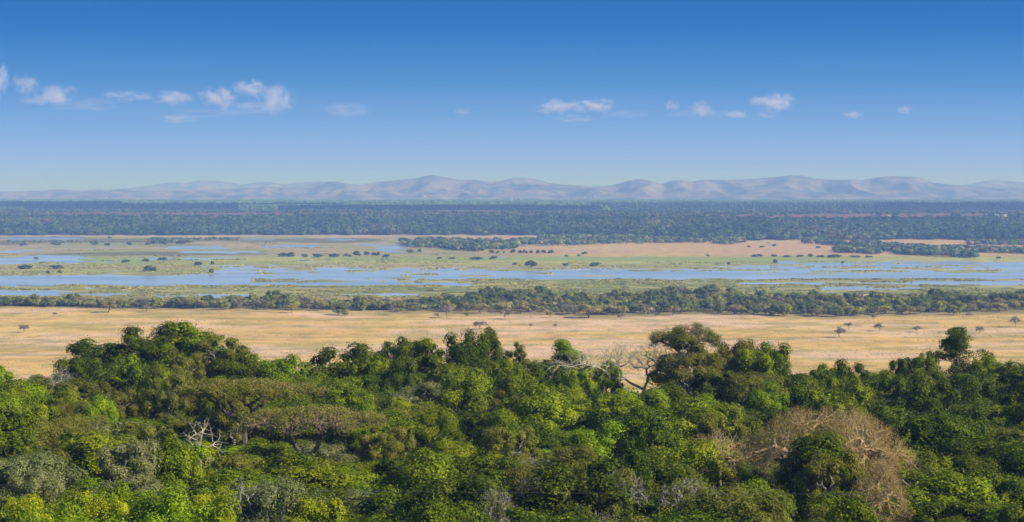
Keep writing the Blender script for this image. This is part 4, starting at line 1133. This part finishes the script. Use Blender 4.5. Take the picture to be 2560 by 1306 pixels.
def wire(pts, lab):
    P = []
    n = 40
    a, b = np.array(at(*pts[0])), np.array(at(*pts[1]))
    segs = []
    pr = None
    for i in range(n + 1):
        t = i / n; p = a + (b - a) * t; p[2] -= 1.2 * 4 * t * (1 - t) * 0.6
        if pr is not None: segs.append([*pr, *p, .006, .006])
        pr = p
    o = link(bpy.data.objects.new('overhead_wire', quad_mesh('overhead_wire', tubes(segs, 5), wm)))
    tag(o, lab, 'wire')
wire(((-900, 1190, 135), (3500, 1225, 142)), 'thin overhead wire stretched across the lower forest')

# ------------------------------------------------------------------ clouds (volumes beyond and above the haze)
def cloud_mat():
    m, nt, nd, lk = new_mat('cloud_vapour')
    tc = nd.new('ShaderNodeTexCoord'); oi = nd.new('ShaderNodeObjectInfo')
    ln = nd.new('ShaderNodeVectorMath'); ln.operation = 'LENGTH'; lk.new(tc.outputs['Object'], ln.inputs[0])
    mp = nd.new('ShaderNodeMapping'); mp.inputs['Scale'].default_value = (2.0, 1.6, 1.3)
    lk.new(tc.outputs['Object'], mp.inputs['Vector'])
    n = nd.new('ShaderNodeTexNoise'); n.noise_dimensions = '4D'; n.inputs['Scale'].default_value = 1.3; n.inputs['Detail'].default_value = 5; n.inputs['Roughness'].default_value = 0.6
    w = nd.new('ShaderNodeMath'); w.operation = 'MULTIPLY'; w.inputs[1].default_value = 50; lk.new(oi.outputs['Random'], w.inputs[0]); lk.new(w.outputs[0], n.inputs['W'])
    lk.new(mp.outputs[0], n.inputs['Vector'])
    def M(op, a, b):
        x = nd.new('ShaderNodeMath'); x.operation = op
        for i, v in enumerate((a, b)):
            if isinstance(v, (int, float)): x.inputs[i].default_value = v
            else: lk.new(v, x.inputs[i])
        return x.outputs[0]
    shape = M('SUBTRACT', 0.85, ln.outputs['Value'])
    nn = M('MULTIPLY', M('SUBTRACT', n.outputs['Fac'], 0.5), 3.6)
    d = M('ADD', shape, nn)
    mr = nd.new('ShaderNodeMapRange'); mr.interpolation_type = 'SMOOTHSTEP'
    lk.new(d, mr.inputs['Value']); mr.inputs['From Min'].default_value = 0.05; mr.inputs['From Max'].default_value = 1.0
    edge = nd.new('ShaderNodeMapRange'); lk.new(ln.outputs['Value'], edge.inputs['Value']); edge.inputs['From Min'].default_value = 1.0; edge.inputs['From Max'].default_value = 0.6
    sep = nd.new('ShaderNodeSeparateColor'); lk.new(oi.outputs['Color'], sep.inputs[0])
    dens = M('MULTIPLY', M('MULTIPLY', mr.outputs[0], edge.outputs[0]), M('MULTIPLY', sep.outputs[0], 0.006))
    pv = nd.new('ShaderNodeVolumePrincipled'); pv.inputs['Color'].default_value = (0.98, 0.95, 1, 1)
    lk.new(dens, pv.inputs['Density']); pv.inputs['Anisotropy'].default_value = 0.0
    out = nd.new('ShaderNodeOutputMaterial'); lk.new(pv.outputs[0], out.inputs['Volume'])
    return m
CM = cloud_mat()
CLOUDS = [ (230, 262, 150, 20, .16, 'long thin veil low under the left clouds'), (560, 282, 190, 16, .14, 'long thin veil low under the left group'), (1780, 285, 150, 18, .12, 'long thin veil behind the small right clouds'), (1560, 285, 90, 16, .10, 'thin veil between the centre and right clouds'),
 # px, py, half width, half height, thickness, label
 (-4, 198, 30, 50, .9, 'tall cloud half cut by the left frame edge'), (64, 212, 40, 32, .55, 'soft cloud puff right of the cut off cloud'), (140, 238, 58, 34, .85, 'bright lumpy cloud third from the left'), (95, 252, 60, 13, .4, 'thin cloud veil under the lumpy left cloud'),
 (335, 243, 56, 18, .3, 'faint torn cloud wisp in the left gap'), (290, 238, 44, 14, .25, 'fainter wisp left of the torn wisp'), (432, 246, 58, 24, .6, 'ragged cloud left of the brightest left puff'), (543, 246, 54, 34, 1.0, 'brightest round puff of the left cloud group'),
 (625, 220, 54, 24, .8, 'upper oval cloud of the left cloud group'), (688, 248, 58, 46, .75, 'curling cloud at the right of the left group'), (640, 268, 80, 18, .3, 'thin veil under the curling cloud'), (445, 296, 80, 16, .28, 'faint low streak under the left group'), (865, 276, 90, 24, .25, 'very faint cloud right of the left group'),
 (1395, 268, 80, 24, .75, 'left half of the long cloud near the centre'), (1490, 264, 56, 22, .8, 'right half of the long cloud near the centre'), (1440, 298, 56, 13, .25, 'faint scrap under the long centre cloud'), (1755, 273, 38, 24, .45, 'soft small cloud left of the bright right cloud'), (1680, 264, 24, 20, .3, 'faint small puff in the right sky gap'),
 (1846, 287, 36, 14, .5, 'flat small cloud at the lower left of the bright right cloud'), (1930, 258, 66, 30, 1.1, 'brightest flat bottomed cloud in the right sky'), (1912, 288, 34, 14, .25, 'faint scrap under the brightest right cloud'), (2132, 287, 30, 13, .5, 'small flat cloud further right'), (2262, 274, 26, 14, .4, 'last tiny cloud on the right'), (1155, 278, 30, 12, .2, 'nearly vanished wisp left of the centre cloud'),
]
import bmesh
cm = bpy.data.meshes.new('cloud'); bm = bmesh.new(); bmesh.ops.create_icosphere(bm, subdivisions=3, radius=1); bm.to_mesh(cm); bm.free(); cm.materials.append(CM)
for i, (px, py, hw, hh, th, lab) in enumerate(CLOUDS):
    D = 25000 + (i % 5) * 300
    x, y, z = at(px, py, D); s = D / F
    o = link(bpy.data.objects.new('cloud', cm)); o.location = (x, y, z); o.scale = (hw * s * 1.12, 320, hh * s * 1.12); o.color = (th, th, th, 1)
    tag(o, lab, 'cloud', 'small clouds over the hills')

# ------------------------------------------------------------------ haze
hm, nt, nd, lk = new_mat('haze_air')
pv = nd.new('ShaderNodeVolumePrincipled')
pv.inputs['Color'].default_value = (0.25, 0.44, 1.0, 1); pv.inputs['Absorption Color'].default_value = (0.8, 0.95, 1, 1)
pv.inputs['Density'].default_value = 1.32e-4; pv.inputs['Anisotropy'].default_value = 0.0
out = nd.new('ShaderNodeOutputMaterial'); lk.new(pv.outputs[0], out.inputs['Volume'])
V8 = np.array([(-14500, -520, -2.5), (14500, -520, -2.5), (14500, 27500, -2.5), (-14500, 27500, -2.5), (-14500, -520, 277), (14500, -520, 277), (14500, 27500, 277), (-14500, 27500, 277)], float)
o = link(bpy.data.objects.new('haze', mesh_from('haze', V8, [(0, 3, 2, 1), (4, 5, 6, 7), (0, 1, 5, 4), (1, 2, 6, 5), (2, 3, 7, 6), (3, 0, 4, 7)], hm)))
tag(o, 'blue summer haze over the whole valley', kind='stuff')

# ------------------------------------------------------------------ sun and sky
SUN_EL, SUN_AZ = math.radians(34), math.radians(113)      # azimuth clockwise from the view direction (+Y)
sd = np.array([math.sin(SUN_AZ) * math.cos(SUN_EL), math.cos(SUN_AZ) * math.cos(SUN_EL), math.sin(SUN_EL)])
sl = bpy.data.lights.new('sun', 'SUN'); sl.energy = 5.0; sl.angle = math.radians(0.5); sl.color = (1.0, 0.94, 0.88)
so = link(bpy.data.objects.new('sun', sl))
from mathutils import Vector
so.rotation_euler = Vector(sd).to_track_quat('Z', 'Y').to_euler()
W = bpy.data.worlds.new('World'); SCN.world = W; W.use_nodes = True
nt = W.node_tree; nd = nt.nodes; lk = nt.links; nd.clear()
sky = nd.new('ShaderNodeTexSky'); sky.sky_type = 'NISHITA'; sky.sun_disc = False; sky.sun_elevation = SUN_EL; sky.sun_rotation = SUN_AZ
sky.air_density = 1.0; sky.dust_density = 0.4; sky.ozone_density = 2.0
tc = nd.new('ShaderNodeTexCoord'); sp = nd.new('ShaderNodeSeparateXYZ'); lk.new(tc.outputs['Generated'], sp.inputs[0])
mr = nd.new('ShaderNodeMapRange'); mr.inputs['From Min'].default_value = 0.0; mr.inputs['From Max'].default_value = 0.12
lk.new(sp.outputs['Z'], mr.inputs['Value'])
SKY = [(0.0, (0.36, 0.51, 1.15)), (0.10, (0.32, 0.47, 1.05)), (0.28, (0.175, 0.36, 0.78)), (0.48, (0.055, 0.245, 0.61)), (0.72, (0.0, 0.145, 0.51)), (1.0, (0.0, 0.105, 0.41))]
SK = 0.085
rp = ramp(nd, [(p, c) for p, c in SKY]); lk.new(mr.outputs[0], rp.inputs['Fac'])
sc = nd.new('ShaderNodeVectorMath'); sc.operation = 'SCALE'; sc.inputs['Scale'].default_value = 1 / SK; lk.new(rp.outputs[0], sc.inputs[0])
hi = nd.new('ShaderNodeMapRange'); hi.interpolation_type = 'SMOOTHSTEP'; hi.inputs['From Min'].default_value = 0.13; hi.inputs['From Max'].default_value = 0.45
lk.new(sp.outputs['Z'], hi.inputs['Value'])
mx = nd.new('ShaderNodeMix'); mx.data_type = 'RGBA'; mx.clamp_result = False
lk.new(hi.outputs[0], mx.inputs[0]); lk.new(sc.outputs[0], mx.inputs[6]); lk.new(sky.outputs[0], mx.inputs[7])
bg = nd.new('ShaderNodeBackground'); bg.inputs['Strength'].default_value = SK; lk.new(mx.outputs[2], bg.inputs['Color'])
ow = nd.new('ShaderNodeOutputWorld'); lk.new(bg.outputs[0], ow.inputs['Surface'])

# ------------------------------------------------------------------ camera and render settings
cd = bpy.data.cameras.new('camera'); co = link(bpy.data.objects.new('camera', cd))
cd.sensor_width = 36; cd.lens = 36 * F / 2560; cd.clip_start = 0.5; cd.clip_end = 80000
co.location = (0, 0, CAMZ); co.rotation_euler = (math.pi / 2 - PITCH, 0, 0)
SCN.camera = co
SCN.view_settings.view_transform = 'Standard'; SCN.view_settings.look = 'None'; SCN.view_settings.exposure = 0; SCN.view_settings.gamma = 1
c = SCN.cycles
c.max_bounces = 6; c.diffuse_bounces = 2; c.glossy_bounces = 2; c.transmission_bounces = 3; c.volume_bounces = 3; c.transparent_max_bounces = 8
c.use_denoising = True; c.volume_step_rate = 1.0; c.volume_max_steps = 128
unused = [p for lst in list(PROTO.values()) + list(MP.values()) + [MB] for p in lst if p.name not in USED]
for p in unused:
    for ch in list(p.children): bpy.data.objects.remove(ch)
    bpy.data.objects.remove(p)
print('done')
